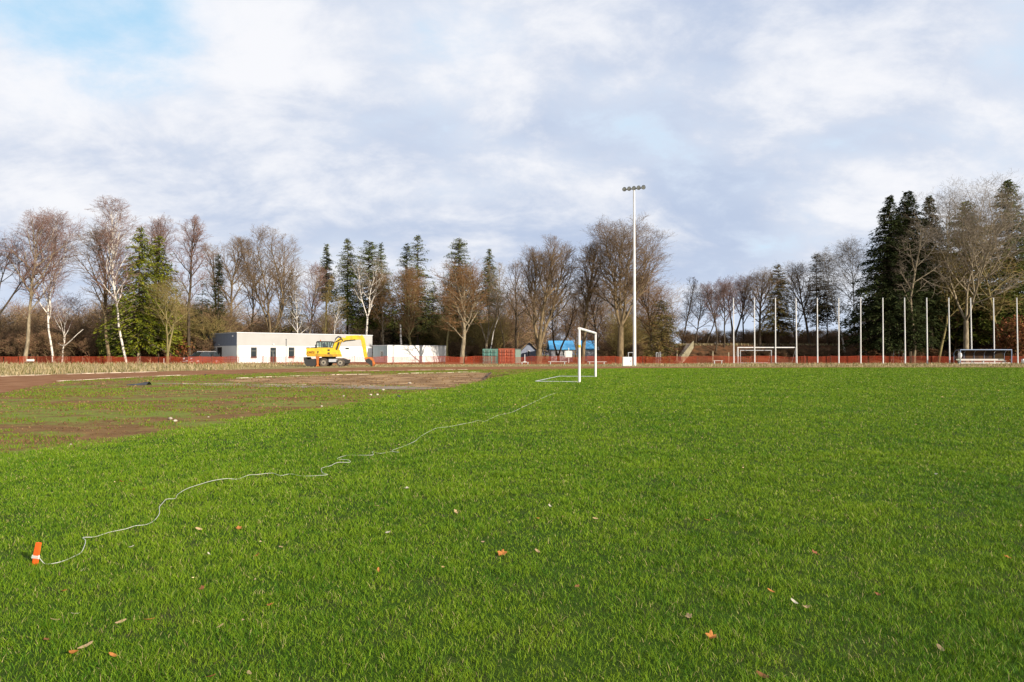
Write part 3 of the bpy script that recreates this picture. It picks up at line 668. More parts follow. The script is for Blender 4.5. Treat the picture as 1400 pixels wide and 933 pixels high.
BT('birch', 'white birch leaning right above the green container', 667, 100, 400, 26, 'bark_birch', 'tw_olive', 140, lean=14, start=.4, kids=(10, 6, 4, 2), rad=.13, cat='birch', group='birches behind the fence')
BT('bare_tree', 'slim bare tree above the red container', 690, 108, 378, 36, 'bark', 'tw_brown', 141, start=.3, kids=(16, 7, 5, 3))
BT('bare_tree', 'slim dark bare tree above the grey green sheet panel', 707, 112, 352, 40, 'bark_dark', 'tw_brown', 142, start=.3, kids=(16, 7, 5, 3))
BT('bare_tree', 'large twin stemmed bare tree in front of the blue roofed house', 736, 92, 322, 84, 'bark', 'tw_brown', 243, style='fork', stems=3, fork=.13, start=.2, kids=(17, 9, 6, 3), ang=40, rad=.55)
BT('bare_tree', 'bare tree with leaning dark trunk in front of the blue roof', 764, 98, 395, 50, 'bark_dark', 'tw_rust', 144, style='fork', stems=2, fork=.08, start=.25, kids=(12, 8, 5, 3), rad=.25)
BT('bare_tree', 'tall bare tree behind the near goal post', 796, 95, 325, 58, 'bark', 'tw_brown', 145, start=.2, kids=(26, 8, 6, 3), rad=.40, ang=44)
BT('bare_tree', 'brown twiggy tree seen through the near goal', 815, 104, 372, 50, 'bark_dark', 'tw_rust', 146, start=.2, kids=(20, 8, 6, 3))
BT('bare_tree', 'largest spreading bare tree immediately left of the floodlight mast', 848, 90, 291, 104, 'bark', 'tw_brown', 147, lean=5, style='fork', stems=5, fork=.30, start=.12, kids=(12, 8, 6, 3), ang=46, rad=.50, twig=.014)
BT('bare_tree', 'brown bare tree right of the floodlight mast', 893, 100, 362, 66, 'bark_dark', 'tw_rust', 148, start=.25, kids=(24, 9, 6, 3))
CF('yew', 'dark brown ivy covered evergreen right of the floodlight mast', 905, 96, 412, 38, 'nd_brown', 149, start=.02, dens=1.2, power=.35, size=.4, cat='evergreen')
BT('bare_tree', 'isolated bare tree with a long side branch left of the bank stairs', 929, 112, 378, 44, 'bark_dark', 'tw_dark', 150, start=.4, kids=(14, 7, 5, 3), ang=45)
# --- right, on the bank
bank_z = 2.7
BT('bare_tree', 'dark bare tree standing just right of the bank stairs', 951, 108, 386, 44, 'bark_dark', 'tw_dark', 151, lean=8, z0=bank_z, start=.3, kids=(16, 7, 5, 3))
BT('bare_tree', 'dark bare tree leaning right, second from the bank stairs', 966, 110, 392, 34, 'bark_dark', 'tw_dark', 152, lean=12, z0=bank_z, start=.35, kids=(14, 7, 5, 3))
BT('bare_tree', 'dark bare tree rooted low on the bank, third from the stairs', 979, 104, 382, 40, 'bark_dark', 'tw_purple', 153, lean=-2, z0=1.2, start=.35, kids=(16, 7, 5, 3))
BT('bare_tree', 'dark straight bare tree left of the first white pole', 990, 105, 378, 36, 'bark_dark', 'tw_purple', 154, z0=1.6, start=.4, kids=(16, 7, 5, 3))
BT('bare_tree', 'forked bare tree behind the first white pole', 1004, 112, 374, 46, 'bark_dark', 'tw_purple', 155, style='fork', stems=2, fork=.12, z0=bank_z, start=.35, kids=(12, 7, 5, 3), rad=.3)
BT('bare_tree', 'round crowned bare tree between the first and second white pole', 1018, 110, 370, 46, 'bark_dark', 'tw_purple', 156, z0=bank_z, start=.35, kids=(18, 7, 5, 3))
BT('bare_tree', 'thick dark tree behind the second white pole and big goal', 1039, 106, 364, 52, 'bark_dark', 'tw_brown', 157, z0=2.3, start=.3, kids=(20, 8, 6, 3), rad=.3)
CF('spruce', 'broad brownish green spruce behind the third white pole', 1064, 106, 362, 44, 'nd_brown', 158, z0=2.3, start=.16, dens=1.15, power=.62, cat='spruce')
BT('bare_tree', 'bare tree leaning left over the right end of the big goal', 1108, 108, 356, 48, 'bark_dark', 'tw_brown', 159, lean=-22, z0=bank_z, start=.35, kids=(18, 8, 5, 3), rad=.28)
BT('bare_tree', 'dark bare tree between the third and fourth white pole', 1086, 112, 372, 44, 'bark_dark', 'tw_brown', 160, z0=bank_z, style='fork', stems=3, fork=.15, start=.3, kids=(11, 7, 5, 3))
CF('spruce', 'slim dark spruce behind the fifth white pole', 1117, 110, 347, 32, 'nd_dark', 161, z0=bank_z, start=.2, dens=1.0, power=.5, gaps=.2, cat='spruce')
CF('conifer', 'brownish pine between the slim spruce and the birches', 1131, 108, 385, 36, 'nd_brown', 162, z0=bank_z, start=.4, upper=True, dens=.8, gaps=.3, group='conifers behind the fence')
BT('birch', 'leaning white birch behind the sixth white pole', 1155, 104, 334, 56, 'bark_birch', 'tw_pale', 163, lean=-14, z0=1.6, start=.35, kids=(24, 8, 6, 3), droop=.08, rad=.17, cat='birch', group='birches behind the fence')
BT('birch', 'tall pale birch left of the huge dark spruces', 1168, 110, 320, 58, 'bark_birch', 'tw_pale', 164, z0=bank_z, start=.35, kids=(26, 8, 6, 3), droop=.08, rad=.17, cat='birch', group='birches behind the fence')
CF('spruce', 'huge dark spruce at the left end of the right hand group', 1216, 98, 268, 92, 'nd_dark', 165, start=.10, dens=1.5, power=.85, size=.6, cat='spruce', lean=2)
CF('spruce', 'broad dark spruce filling the gap behind the huge spruces', 1236, 108, 292, 78, 'nd_dark', 176, start=.1, dens=1.2, power=.6, size=.7, cat='spruce')
CF('spruce', 'huge dark spruce, second and tallest of the right hand group', 1243, 100, 261, 62, 'nd_dark', 166, start=.22, dens=1.3, power=.62, size=.6, cat='spruce')
CF('spruce', 'dark spruce behind the pale crowned tree, third of the right group', 1273, 104, 267, 52, 'nd_dark', 167, start=.25, dens=1.2, power=.7, size=.6, cat='spruce')
BT('bare_tree', 'grey trunked bare tree in front of the huge spruces', 1249, 95, 300, 70, 'bark_light', 'tw_pale', 168, start=.42, kids=(14, 7, 5, 3), rad=.30, ang=60, trop=.02)
BT('bare_tree', 'large pale bare tree with spreading limbs above the team shelter', 1320, 96, 234, 150, 'bark_light', 'tw_pale', 169, lean=8, style='fork', stems=4, fork=.27, start=.15, kids=(13, 8, 5, 3), ang=52, rad=.42, twig=.013)
CF('spruce', 'dark olive spruce directly behind the large pale bare tree', 1322, 106, 275, 76, 'nd_green', 170, start=.15, dens=1.2, power=.55, size=.6, cat='spruce')
CF('spruce', 'tall olive spruce near the right edge of the picture', 1380, 104, 246, 70, 'nd_green', 171, start=.15, dens=1.2, power=.6, size=.6, cat='spruce')
CF('spruce', 'olive spruce cut by the right edge of the picture', 1430, 106, 262, 80, 'nd_green', 172, start=.1, dens=1.0, power=.5, size=.65, cat='spruce')
BT('bare_tree', 'drooping twiggy brown tree right of the large pale tree', 1368, 99, 300, 90, 'bark_olive', 'tw_olive', 173, start=.2, kids=(24, 8, 6, 3), ang=65, trop=.0)
BT('bare_tree', 'bare tree with curved trunk between the seventh and ninth poles', 1282, 100, 330, 60, 'bark_olive', 'tw_olive', 174, curve=8, start=.35, kids=(16, 8, 5, 3))
CF('conifer', 'dark low evergreen behind the left of the team shelter', 1300, 110, 375, 70, 'nd_dark', 175, start=.05, dens=1.0, power=.4, size=.6)

def leafy_shrub(name, label, px, Y, top, wpx, m, seed, z0=0, dens=2600):
    R = np.random.RandomState(seed); H = HT(top, Y) - z0; W = wpx / F * Y
    t = thing(name, label, 'shrub', (XX(px, Y), Y, z0)); segs = []
    for i in range(14):
        a = R.rand() * 6.28; L = H * R.uniform(.6, 1); sp = R.uniform(.1, .9) * W / 2
        p = (0, 0, 0)
        for k in range(4):
            f = (k + 1) / 4; q_ = (cos(a) * sp * f ** 1.4, sin(a) * sp * f ** 1.4, L * f); segs.append((*p, *q_, .05 * (1 - f * .8), .05 * (1 - f))); p = q_
    V, Q = seg_mesh(np.array(segs), 4); link('stem', np_mesh('stem', M['bark_dark'], V, Q), t)
    n = dens; u = R.randn(n, 3); u /= np.linalg.norm(u, axis=1, keepdims=True); rr = R.rand(n) ** .45
    nz = VNA.fbm(u[:, 0] * 2 + 9, u[:, 2] * 2 + u[:, 1], 3)
    c = u * (rr * (.6 + .8 * nz))[:, None] * np.array([W / 2, W / 2, H * .5]) + np.array([0, 0, H * .55]); c[:, 2] = np.abs(c[:, 2])
    s_ = .10 + .14 * R.rand(n); a = R.randn(n, 3); a /= np.linalg.norm(a, axis=1, keepdims=True); b_ = np.cross(a, R.randn(n, 3)); b_ /= np.linalg.norm(b_, axis=1, keepdims=True)
    V = np.stack([c - a * s_[:, None], c - b_ * s_[:, None] * .6, c + a * s_[:, None], c + b_ * s_[:, None] * .6], 1).reshape(-1, 3)
    link('foliage', np_mesh('foliage', M[m], V, (np.arange(n) * 4)[:, None] + np.array([[0, 1, 2, 3]])), t)
leafy_shrub('beech_shrub', 'rust brown leaved shrub beside the right end of the team shelter', 1392, 97, 438, 50, 'leaf_rust', 301, dens=3600)
leafy_shrub('beech_shrub', 'small reddish shrub behind the fence left of the parked car', 250, 92, 462, 26, 'leaf_rust', 302, dens=900)
leafy_shrub('evergreen_shrub', 'dark green shrub at the foot of the yellow green spruce', 162, 92, 455, 50, 'nd_green', 303, dens=2600)

# far wood: small bare trees and brush nobody could count
def wood(name, label, spec, seed, mt):
    R = np.random.RandomState(seed); protos = []
    for k in range(5):
        Lm, Tw = bare_segs(900 + k + seed, 10, 6.5, start=.12, kids=(14, 7, 5, 2), levels=3, twig=.02, rad=.17, ang=44)
        A = np.concatenate([Lm, Tw]); protos.append(A)
    out = []
    for (px0, px1, Y0, Y1, t0, t1, n, z0) in spec:
        for _ in range(n):
            A = protos[R.randint(5)].copy(); Y = R.uniform(Y0, Y1); px = R.uniform(px0, px1); H = HT(R.uniform(t0, t1), Y) - z0
            if H < 1: continue
            s_ = H / 10; a = R.rand() * 6.28; c, sn = cos(a), sin(a); w = s_ * R.uniform(.8, 1.3)
            for j in (0, 3):
                x_, y_ = A[:, j].copy() * w, A[:, j + 1].copy() * w
                A[:, j] = x_ * c - y_ * sn + XX(px, Y); A[:, j + 1] = x_ * sn + y_ * c + Y; A[:, j + 2] = A[:, j + 2] * s_ + z0
            out.append(A)
    V, Q = seg_mesh(np.concatenate(out), 3); tag(link(name, np_mesh(name, M[mt], V, Q)), label, kind='stuff')
wood('brown_wood', 'dense brown wood behind the left fence', [(-60, 300, 100, 135, 402, 450, 150, 0), (290, 610, 122, 150, 412, 455, 90, 0)], 1, 'tw_wood')
wood('mixed_wood', 'brown and grey wood behind the middle of the fence', [(-60, 960, 150, 190, 440, 465, 60, 0)], 2, 'tw_dark')
wood('warm_wood', 'golden brown wood between the tall trees behind the middle of the fence', [(590, 745, 118, 150, 375, 450, 36, 0), (745, 915, 132, 160, 375, 450, 32, 0)], 6, 'tw_wood')
wood('bank_wood', 'brown brushwood behind the bank', [(935, 1180, 125, 160, 446, 470, 60, 2), (1180, 1460, 106, 140, 390, 450, 100, 1)], 3, 'tw_wood')
wood('olive_wood', 'olive brown brush under the trees', [(180, 290, 94, 110, 400, 460, 26, 0), (560, 680, 106, 125, 420, 465, 26, 0), (840, 900, 98, 118, 420, 470, 16, 0)], 4, 'tw_olive')
wood('undergrowth', 'low brown undergrowth at the foot of the trees', [(-60, 290, 90, 105, 448, 478, 110, 0), (610, 705, 106, 125, 462, 480, 30, 0), (820, 920, 100, 125, 462, 480, 40, 0), (930, 1420, 107, 130, 448, 472, 240, 2.0), (955, 1420, 102, 105, 474, 485, 140, .6)], 5, 'tw_undergrowth')
# fallen curved pale trunk at the left
mb = MB(); Yc = 90; pts = [AT(79, 469, Yc), AT(84, 472.5, Yc), AT(90, 472, Yc), AT(98, 465, Yc), AT(106, 457, Yc), AT(114, 450.5, Yc)]
mb.path(pts, [.04, .055, .06, .055, .045, .025], 7); tag(mb.build('broken_branch', M['bark_birch'], smooth=True), 'long curved pale broken branch hanging low between birches', 'branch')
mb = MB(); Yc = 104; mb.tube((XX(549, Yc), Yc, -.05), (XX(547.5, Yc), Yc, HT(444, Yc)), .15, .11, 8)
tag(mb.build('dead_trunk', M['bark_birch']), 'short white dead trunk standing behind the white cabin', 'tree stump')

# ------------------------------------------------------------------ white clubhouse
def wall_open(mb, L, z0, z1, th, ops, ax):
    xs = sorted({0, L, *[o[0] for o in ops], *[o[1] for o in ops]}); zs = sorted({z0, z1, *[max(z0, min(z1, v)) for o in ops for v in o[2:4]]})
    for xa, xb in zip(xs, xs[1:]):
        for za, zb in zip(zs, zs[1:]):
            mx, mz = (xa + xb) / 2, (za + zb) / 2
            if any(o[0] < mx < o[1] and o[2] < mz < o[3] for o in ops): continue
            if ax == 'x': mb.box(xa, xb, 0, th, za, zb)
            else: mb.box(0, th, xa, xb, za, zb)
BY = 88.0; BX = XX(324, BY); e = G(324, 498); 
bl = thing('clubhouse', 'long white flat roofed clubhouse with grey upper band behind the excavator', 'building', (BX, BY, 0), atan2(14.0, 14.6))
th_ = atan2(14.0, 14.6); ca, sa = cos(th_), sin(th_)
def along(px):                     # distance along the front for a picture column
    k_ = (px - 700) / F; return (k_ * BY - BX) / (ca - k_ * sa)
def zof(py, px):
    s_ = along(px); return HT(py, BY + s_ * sa)
LF = along(509); LS = 12.5; ZS, ZT = 2.36, 4.0
front_ops = [(along(343), along(351.5), zof(490, 347), zof(475, 347)), (along(369.5), along(378), 0.12, zof(475.2, 373)), (along(394.5), along(403), zof(490, 399), zof(475, 399)),
             (along(418.5), along(424), zof(478, 421), zof(475, 421)), (along(472), along(477.5), zof(478.2, 475), zof(475.4, 475))]
mb = MB(); wall_open(mb, LF, 0.12, ZS, .3, front_ops, 'x'); mb.box(LF - .3, LF, .3, LS, .12, ZS); mb.box(0.3, LF - .3, LS - .3, LS, .12, ZS)
side_op = [(LS * .40, LS * .40 + 1.9, .12, 2.2)]
wall_open(mb, LS, .12, ZS, .3, [(o[0], o[1], o[2], o[3]) for o in side_op], 'y')
mb.build('wall', M['white'], bl)
mb = MB(); mb.box(-.004, LF + .004, -.004, LS + .004, ZS, ZT); mb.build('upper_wall', M['greyclad'], bl)
mb = MB(); mb.box(-.010, -.005, .0, LS, ZS, ZT); tag(mb.build('upper_wall', M['sideclad'], bl), 'upper band of the side wall, its shade painted in as slate blue')
mb = MB(); mb.box(-.06, LF + .06, -.06, LS + .06, ZT, ZT + .09); mb.build('roof_edge', M['metaledge'], bl)
mb = MB(); mb.box(.1, LF - .1, .1, LS - .1, ZT + .09, ZT + .13); mb.build('roof', M['roofdark'], bl)
mb = MB(); mb.box(-.01, LF + .01, -.01, LS + .01, -.1, .12); mb.build('plinth', M['plinth'], bl)
for i, o in enumerate(front_ops):
    isd = i == 1; x0, x1, z0, z1 = o
    mb = MB(); w = .09
    mb.box(x0, x0 + w, .08, .20, z0, z1); mb.box(x1 - w, x1, .08, .20, z0, z1); mb.box(x0 + w, x1 - w, .08, .20, z1 - w, z1); mb.box(x0 + w, x1 - w, .08, .20, z0, z0 + w)
    big = z1 - z0 > 1
    if big: mb.box(x0 + w, x1 - w, .08, .20, z1 - .52, z1 - .44)
    if isd:
        mb.box((x0 + x1) / 2 - .05, (x0 + x1) / 2 + .05, .08, .2, z0 + w, z1 - .52); f = mb.build('door', M['darkframe'], bl)
        h = MB(); h.tube(((x0 + x1) / 2 + .12, .05, .95), ((x0 + x1) / 2 + .12, .05, 1.25), .015); h.build('handle', M['galv'], f)
    else: f = mb.build('window', M['darkframe'], bl)
    g = MB(); g.box(x0 + w, x1 - w, .13, .15, z0 + w, z1 - w); g.build('pane', M['glass'], f)
    if not isd and big:
        g = MB(); g.box(x0 - .03, x1 + .03, -.06, .08, z0 - .05, z0); g.build('sill', M['metaledge'], f)
mb = MB(); mb.box(.10, .18, side_op[0][0], side_op[0][1], .12, 2.2); f = mb.build('door', M['black'], bl); tag(f, 'plain dark side door')
h = MB(); h.tube((.05, side_op[0][0] + .25, 1.0), (.05, side_op[0][0] + .25, 1.2), .02); h.build('handle', M['galv'], f)
def lamp_box(x, y, z, m=M['galv']):
    q_ = MB(); q_.prism([(-.12, 0), (.12, 0), (.09, .16), (-.09, .16)], 0, -.14, 'y'); o = q_.build('wall_lamp', m, bl); o.location = (x, y, z); return o
lamp_box((front_ops[1][0] + front_ops[1][1]) / 2, 0, 2.5); 
o = lamp_box(-.01, side_op[0][0] + .9, 2.45); o.rotation_euler = (0, 0, -pi / 2)
o = lamp_box(-.01, 1.2, 3.55, M['whitepaint']); o.rotation_euler = (0, 0, -pi / 2)
# dark post in front of the clubhouse
def lamp_post(px, Y, top, label, r=.05):
    t = thing('lamp_post', label, 'lamp post', (XX(px, Y), Y, 0)); H = HT(top, Y)
    q_ = MB(); q_.tube((0, 0, 0), (0, 0, H - .12), r, r * .9, 8); q_.tube((0, 0, 0), (0, 0, .06), r * 2.2, r * 2.2, 8); q_.build('post', M['black'], t)
    q_ = MB(); q_.tube((0, 0, H - .12), (0, 0, H), r * 1.5, r * .8, 8); q_.build('lamp_head', M['black'], t)
lamp_post(391.3, 86.5, 463.5, 'thin dark lamp post in front of the clubhouse wall')
t = thing('gate_frame', 'dark metal post frame beside the parked car and the clubhouse', 'frame', (XX(292, 87), 87, 0))
q_ = MB(); q_.tube((0, 0, 0), (0, 0, HT(483, 87)), .05); q_.tube((XX(297, 87) - XX(288.5, 87), 0, 0), (XX(297, 87) - XX(288.5, 87), 0, HT(483, 87)), .05); q_.build('post', M['black'], t)
q_ = MB(); q_.tube((0, 0, 1.0), (.82, 0, 1.0), .03); q_.build('crossbar', M['black'], t)

# white cabin with grey end
CY = 98.0; CX = XX(530, CY); cb = thing('cabin', 'low white flat cabin with a grey windowed end right of the clubhouse', 'cabin', (CX, CY, 0), th_)
LC, WC, HC = 10.9, 3.8, 2.46
mb = MB(); mb.box(0, LC, 0, WC, .05, HC); mb.build('wall', M['white'], cb)
mb = MB(); mb.box(-.03, -.003, .0, WC, .05, HC); e_ = mb.build('end_wall', M['cside'], cb); tag(e_, 'grey blue end wall')
mb = MB(); mb.box(-.08, LC + .08, -.08, WC + .08, HC, HC + .1); mb.build('roof', M['metaledge'], cb)
mb = MB(); mb.box(-.07, -.03, 1.0, 1.8, .75, 1.75); f = mb.build('window', M['whitepaint'], cb); mb = MB(); mb.box(-.09, -.07, 1.12, 1.68, .85, 1.65); mb.build('pane', M['glass'], f)
for k in (2.45, 4.9, 7.35): mb = MB(); mb.box(k - .02, k + .02, -.012, -.003, .05, HC); mb.build('wall_joint', M['galv'], cb)

# ------------------------------------------------------------------ shipping containers
def container(px0, px1, Y, top, m, label, rows=4, door=True):
    x0, x1 = XX(px0, Y), XX(px1, Y); W = x1 - x0; H = HT(top, Y); t = thing('shipping_container', label, 'container', (x0, Y, 0))
    q_ = MB(); q_.box(.0, W, .06, 6.0, .0, H); q_.build('box', m, t)
    q_ = MB(); q_.box(0, .08, 0, .06, 0, H); q_.box(W - .08, W, 0, .06, 0, H); q_.box(.08, W - .08, 0, .06, H - .1, H); q_.box(.08, W - .08, 0, .06, 0, .12); q_.build('frame', M['chassis'] if not door else m, t)
    if door:
        for s_ in (0, 1):
            a, c = (.10, W / 2 - .02) if s_ == 0 else (W / 2 + .02, W - .10); q_ = MB()
            for k in range(rows):
                z0 = .14 + (H - .26) * k / rows; z1 = .14 + (H - .26) * (k + 1) / rows
                for h_ in (0, 1):
                    xa = a + (c - a) * h_ / 2; xb = a + (c - a) * (h_ + 1) / 2; q_.box(xa + .05, xb - .05, -.10, .04, z0 + .06, z1 - .06)
            d_ = q_.build('door', m, t)
            q_ = MB()
            for f in (.3, .7): q_.tube((a + (c - a) * f, -.13, .1), (a + (c - a) * f, -.13, H - .1), .025, n=6)
            q_.build('locking_bar', M['chassis'], d_)
container(660, 680.6, 93.5, 477.3, M['cgreen'], 'teal green shipping container with double doors behind the fence')
container(681.6, 704, 93.5, 476.8, M['cred'], 'rusty red shipping container with double doors behind the fence')
t = thing('sheet_shed', 'small grey green sheet metal shed right of the red container', 'shed', (XX(704.6, 93.5), 93.5, 0))
q_ = MB(); q_.box(0, XX(712, 93.5) - XX(704.6, 93.5), 0, 2, 0, HT(477.8, 93.5)); q_.build('wall', M['cgrey'], t)
q_ = MB(); q_.box(-.05, .8, -.06, 2.05, HT(477.8, 93.5), HT(477.8, 93.5) + .08); q_.build('roof', M['roofdark'], t)

# ------------------------------------------------------------------ houses behind
def house(px0, px1, Y, eave, ridge, depth, wm, rm, label, gable='x', wins=(), chimney=None):
    x0, x1 = XX(px0, Y), XX(px1, Y); W = x1 - x0; ze, zr = HT(eave, Y), HT(ridge, Y); t = thing('house', label, 'house', (x0, Y, 0))
    q_ = MB()
    if gable == 'x':      # ridge runs left to right
        q_.box(0, W, 0, depth, 0, ze); q_.prism([(0, ze), (depth, ze), (depth / 2, zr - .12)], 0, W, 'x'); q_.build('wall', wm, t)
        q_ = MB(); o_ = .35
        q_.prism([(-o_, ze - .12), (depth / 2, zr), (depth + o_, ze - .12), (depth + o_, ze + .02), (depth / 2, zr + .14), (-o_, ze + .02)], -o_, W + o_, 'x')
    else:
        q_.box(0, W, 0, depth, 0, ze); q_.prism([(0, ze), (W, ze), (W / 2, zr - .12)], 0, depth, 'y'); q_.build('wall', wm, t)
        q_ = MB(); o_ = .3
        q_.prism([(-o_, ze - .12), (W / 2, zr), (W + o_, ze - .12), (W + o_, ze + .02), (W / 2, zr + .14), (-o_, ze + .02)], -o_, depth + o_, 'y')
    rf = q_.build('roof', rm, t)
    if chimney: q_ = MB(); q_.box(chimney, chimney + .6, depth / 2 - .3, depth / 2 + .3, zr - .2, zr + .9); q_.build('chimney', M['cred'], rf)
    for (f0, f1, za, zb) in wins:
        q_ = MB(); q_.box(W * f0, W * f1, -.04, .02, za, zb); w_ = q_.build('window', M['whitepaint'], t)
        q_ = MB(); q_.box(W * f0 + .08, W * f1 - .08, -.06, -.04, za + .08, zb - .08); q_.build('pane', M['glass'], w_)
    return t
house(754, 783.5, 114, 477.5, 466.5, 8, M['greywall'], M['blueroof'], 'low pale house with a bright blue roof, left of the near goal post', wins=((.15, .27, .9, 1.9), (.5, .6, .9, 1.9)))
house(798, 812, 116, 477, 466.5, 6, M['greywall'], M['blueroof'], 'small blue roofed annex visible inside the near goal')
house(712, 735, 122, 481, 468, 9, M['bluewall'], M['brownroof'], 'dark gabled blue grey house right of the containers', gable='y', wins=((.4, .55, .8, 1.9),))
house(684, 722, 150, 476, 455, 9, M['greywall'], M['brownroof'], 'house with a tall brown roof rising behind the red container')
house(641, 655, 122, 482, 476, 6, M['bluewall'], M['roofdark'], 'small blue grey shed behind the thick trunked tree')
house(614, 628, 122, 480, 475, 6, M['greywall'], M['roofdark'], 'small grey shed just right of the white cabin')
house(814, 828, 132, 478, 475, 6, M['brownroof'], M['metaledge'], 'brown shed with a pale flat roof behind the near goal')
# white notice board near blue roof house
t = thing('notice_board', 'white board standing below the blue roof', 'board', (XX(777.5, 100), 100, 0)); q_ = MB(); q_.box(-.5, .5, 0, .06, .75, 1.75); q_.build('panel', M['whitepaint'], t)
q_ = MB(); q_.tube((0, .1, 0), (0, .1, 2.2), .05); q_.build('post', M['whitepaint'], t)

# ------------------------------------------------------------------ fence
fence_pts = [(-98, 81.5), (-60, 82), (-36, 80.5), (-22, 82), (0, 85), (18, 87.5), (40, 89.5), (95, 91)]
def fence_xy(s_):
    acc = 0
    for a, c in zip(fence_pts, fence_pts[1:]):
        L = math.hypot(c[0] - a[0], c[1] - a[1])
        if s_ <= acc + L: f = (s_ - acc) / L; return (a[0] + (c[0] - a[0]) * f, a[1] + (c[1] - a[1]) * f)
        acc += L
    return fence_pts[-1]
FL = sum(math.hypot(c[0] - a[0], c[1] - a[1]) for a, c in zip(fence_pts, fence_pts[1:]))
ft = thing('barrier_fence', 'long low orange red plastic mesh fence running across the whole field', 'fence')
R = random.Random(77); SP = 3.6; NS = int(FL / SP)
for i in range(NS + 1):
    x_, y_ = fence_xy(i * SP); q_ = MB(); hh = R.uniform(.98, 1.12); q_.tube((x_, y_ - .04, -.05), (x_ + R.uniform(-.03, .03), y_ - .04, hh), .03, .03, 6); q_.build('post', M['post'], ft)
for i in range(NS):
    segs = []; sag = R.uniform(.0, .13); top = R.uniform(.90, .97); n = 30
    rr_ = R.choice([.015, .019, .023, .028])
    def pt(u, z):
        x_, y_ = fence_xy((i + u) * SP); sg = sag * sin(pi * u); return (x_, y_ + .03 * sin(u * 9 + i), z * (top - sg) + .04)
    for k in range(n + 1):
        u = k / n
        if R.random() < .03: continue
        a, c = pt(u, 0), pt(min(1, max(0, u + R.uniform(-.004, .004))), 1); segs.append((*a, *c, rr_, rr_))
    for z in (0.0, .17, .33, .5, .67, .83, 1.0):
        for k in range(6): segs.append((*pt(k / 6, z), *pt((k + 1) / 6, z), .013 if 0 < z < 1 else .022, .013 if 0 < z < 1 else .022))
    V, Q = seg_mesh(np.array(segs), 4); link('net_panel', np_mesh('net_panel', M['net'], V, Q), ft)
# doubled, darker stretch in front of the car
f2 = thing('barrier_fence', 'short doubled stretch of darker orange fence in front of the parked car', 'fence', (XX(258, 79.2), 79.2, 0))
W_ = XX(324, 79.2) - XX(258, 79.2); segs = []
for k in range(int(W_ / .12) + 1):
    segs.append((k * .12, 0, .03, k * .12, 0, .96, .034, .034))
for z in (.05, .35, .65, .95): segs.append((0, 0, z, W_, 0, z, .02, .02))
V, Q = seg_mesh(np.array(segs), 4); link('net_panel', np_mesh('net_panel', M['net'], V, Q), f2)
for k in range(3): q_ = MB(); q_.tube((W_ * k / 2, -.05, 0), (W_ * k / 2, -.05, 1.05), .035); q_.build('post', M['post'], f2)
def fixed(name, label, cat, px, Y, parts):
    t = thing(name, label, cat, (XX(px, Y), Y, 0)); 
    for nm, m, q_ in parts: q_.build(nm, m, t)
    return t
fixed('sign_panel', 'small white blank panel fixed on the fence near the left edge', 'sign', 42, 81.2, [('panel', M['whitepaint'], MB().box(-.45, .45, 0, .03, .42, .66))])
fixed('marker_post', 'short white marker post at the fence left of the car', 'post', 224.5, 81.0, [('post', M['whitepaint'], MB().tube((0, 0, 0), (0, 0, .72), .05).tube((0, 0, .72), (0, 0, .78), .05, .02))])

# ------------------------------------------------------------------ parked car
def parked_car(px, Y, rz):
    t = thing('parked_car', 'dark grey estate car parked behind the fence beside the clubhouse', 'car', (XX(px, Y), Y, 0), rz)
    W = 1.75
    body = [(-2.1, .32), (-2.15, .62), (-2.05, .88), (-1.15, .96), (2.05, .98), (2.12, .6), (2.08, .32)]
    q_ = MB(); q_.prism(body, -W / 2, W / 2, 'y'); q_.build('body', M['carpaint'], t)
    q_ = MB()
    lo = [(-1.1, .96), (1.95, .98)]; P0 = [(-1.15, -.82, .96), (2.0, -.82, .98), (2.0, .82, .98), (-1.15, .82, .96), (-.45, -.66, 1.48), (1.65, -.66, 1.50), (1.65, .66, 1.50), (-.45, .66, 1.48)]
    q_.add(P0, [(0,3,2,1),(4,5,6,7),(0,1,5,4),(1,2,6,5),(2,3,7,6),(3,0,4,7)]); q_.build('windows', M['glass'], t)
    q_ = MB(); q_.box(-.42, 1.62, -.66, .66, 1.485, 1.53); rf = q_.build('roof', M['carpaint'], t)
    for s_ in (-1, 1):
        q_ = MB(); q_.tube((-.3, s_ * .6, 1.60), (1.5, s_ * .6, 1.60), .025)
        for x_ in (-.3, 1.5): q_.tube((x_, s_ * .6, 1.52), (x_, s_ * .6, 1.6), .02)
        q_.build('roof_rail', M['galv'], rf)
        for x_ in (-.9, .35, 1.25):
            q_ = MB(); z_ = 1.48; q_.tube((x_ + (-.2 if x_ < 0 else 0), s_ * .825, .97), (x_ + (.35 if x_ < 0 else 0), s_ * .675, z_), .03, n=4); q_.build('pillar', M['carpaint'], t)
        q_ = MB(); q_.prism([(-2.17, .62), (-2.08, .80), (-1.85, .80), (-1.95, .62)], s_ * .50, s_ * .84, 'y'); q_.build('headlight', M['tail'], t)
        q_ = MB(); q_.box(-1.0, -.85, min(s_*.88, s_*1.05), max(s_*.88, s_*1.05), .98, 1.12); q_.build('mirror', M['carpaint'], t)
        for x_ in (-1.35, 1.35):
            w_ = MB(); w_.tube((x_, s_ * .70, .32), (x_, s_ * .90, .32), .32, n=18); w_ = w_.build('wheel', M['rubber'], t)
            q_ = MB(); q_.tube((x_, s_ * .88, .32), (x_, s_ * .915, .32), .2, n=14); q_.build('rim', M['galv'], w_)
    q_ = MB(); q_.box(-2.19, -2.12, -.45, .45, .55, .74); q_.build('grille', M['black'], t)
    q_ = MB(); q_.box(-2.21, -2.16, -.26, .26, .40, .51); q_.build('number_plate', M['whitepaint'], t)
    q_ = MB(); q_.box(-2.2, -2.05, -.86, .86, .33, .42); q_.build('bumper', M['galv'], t)
parked_car(277, 87, radians(62))

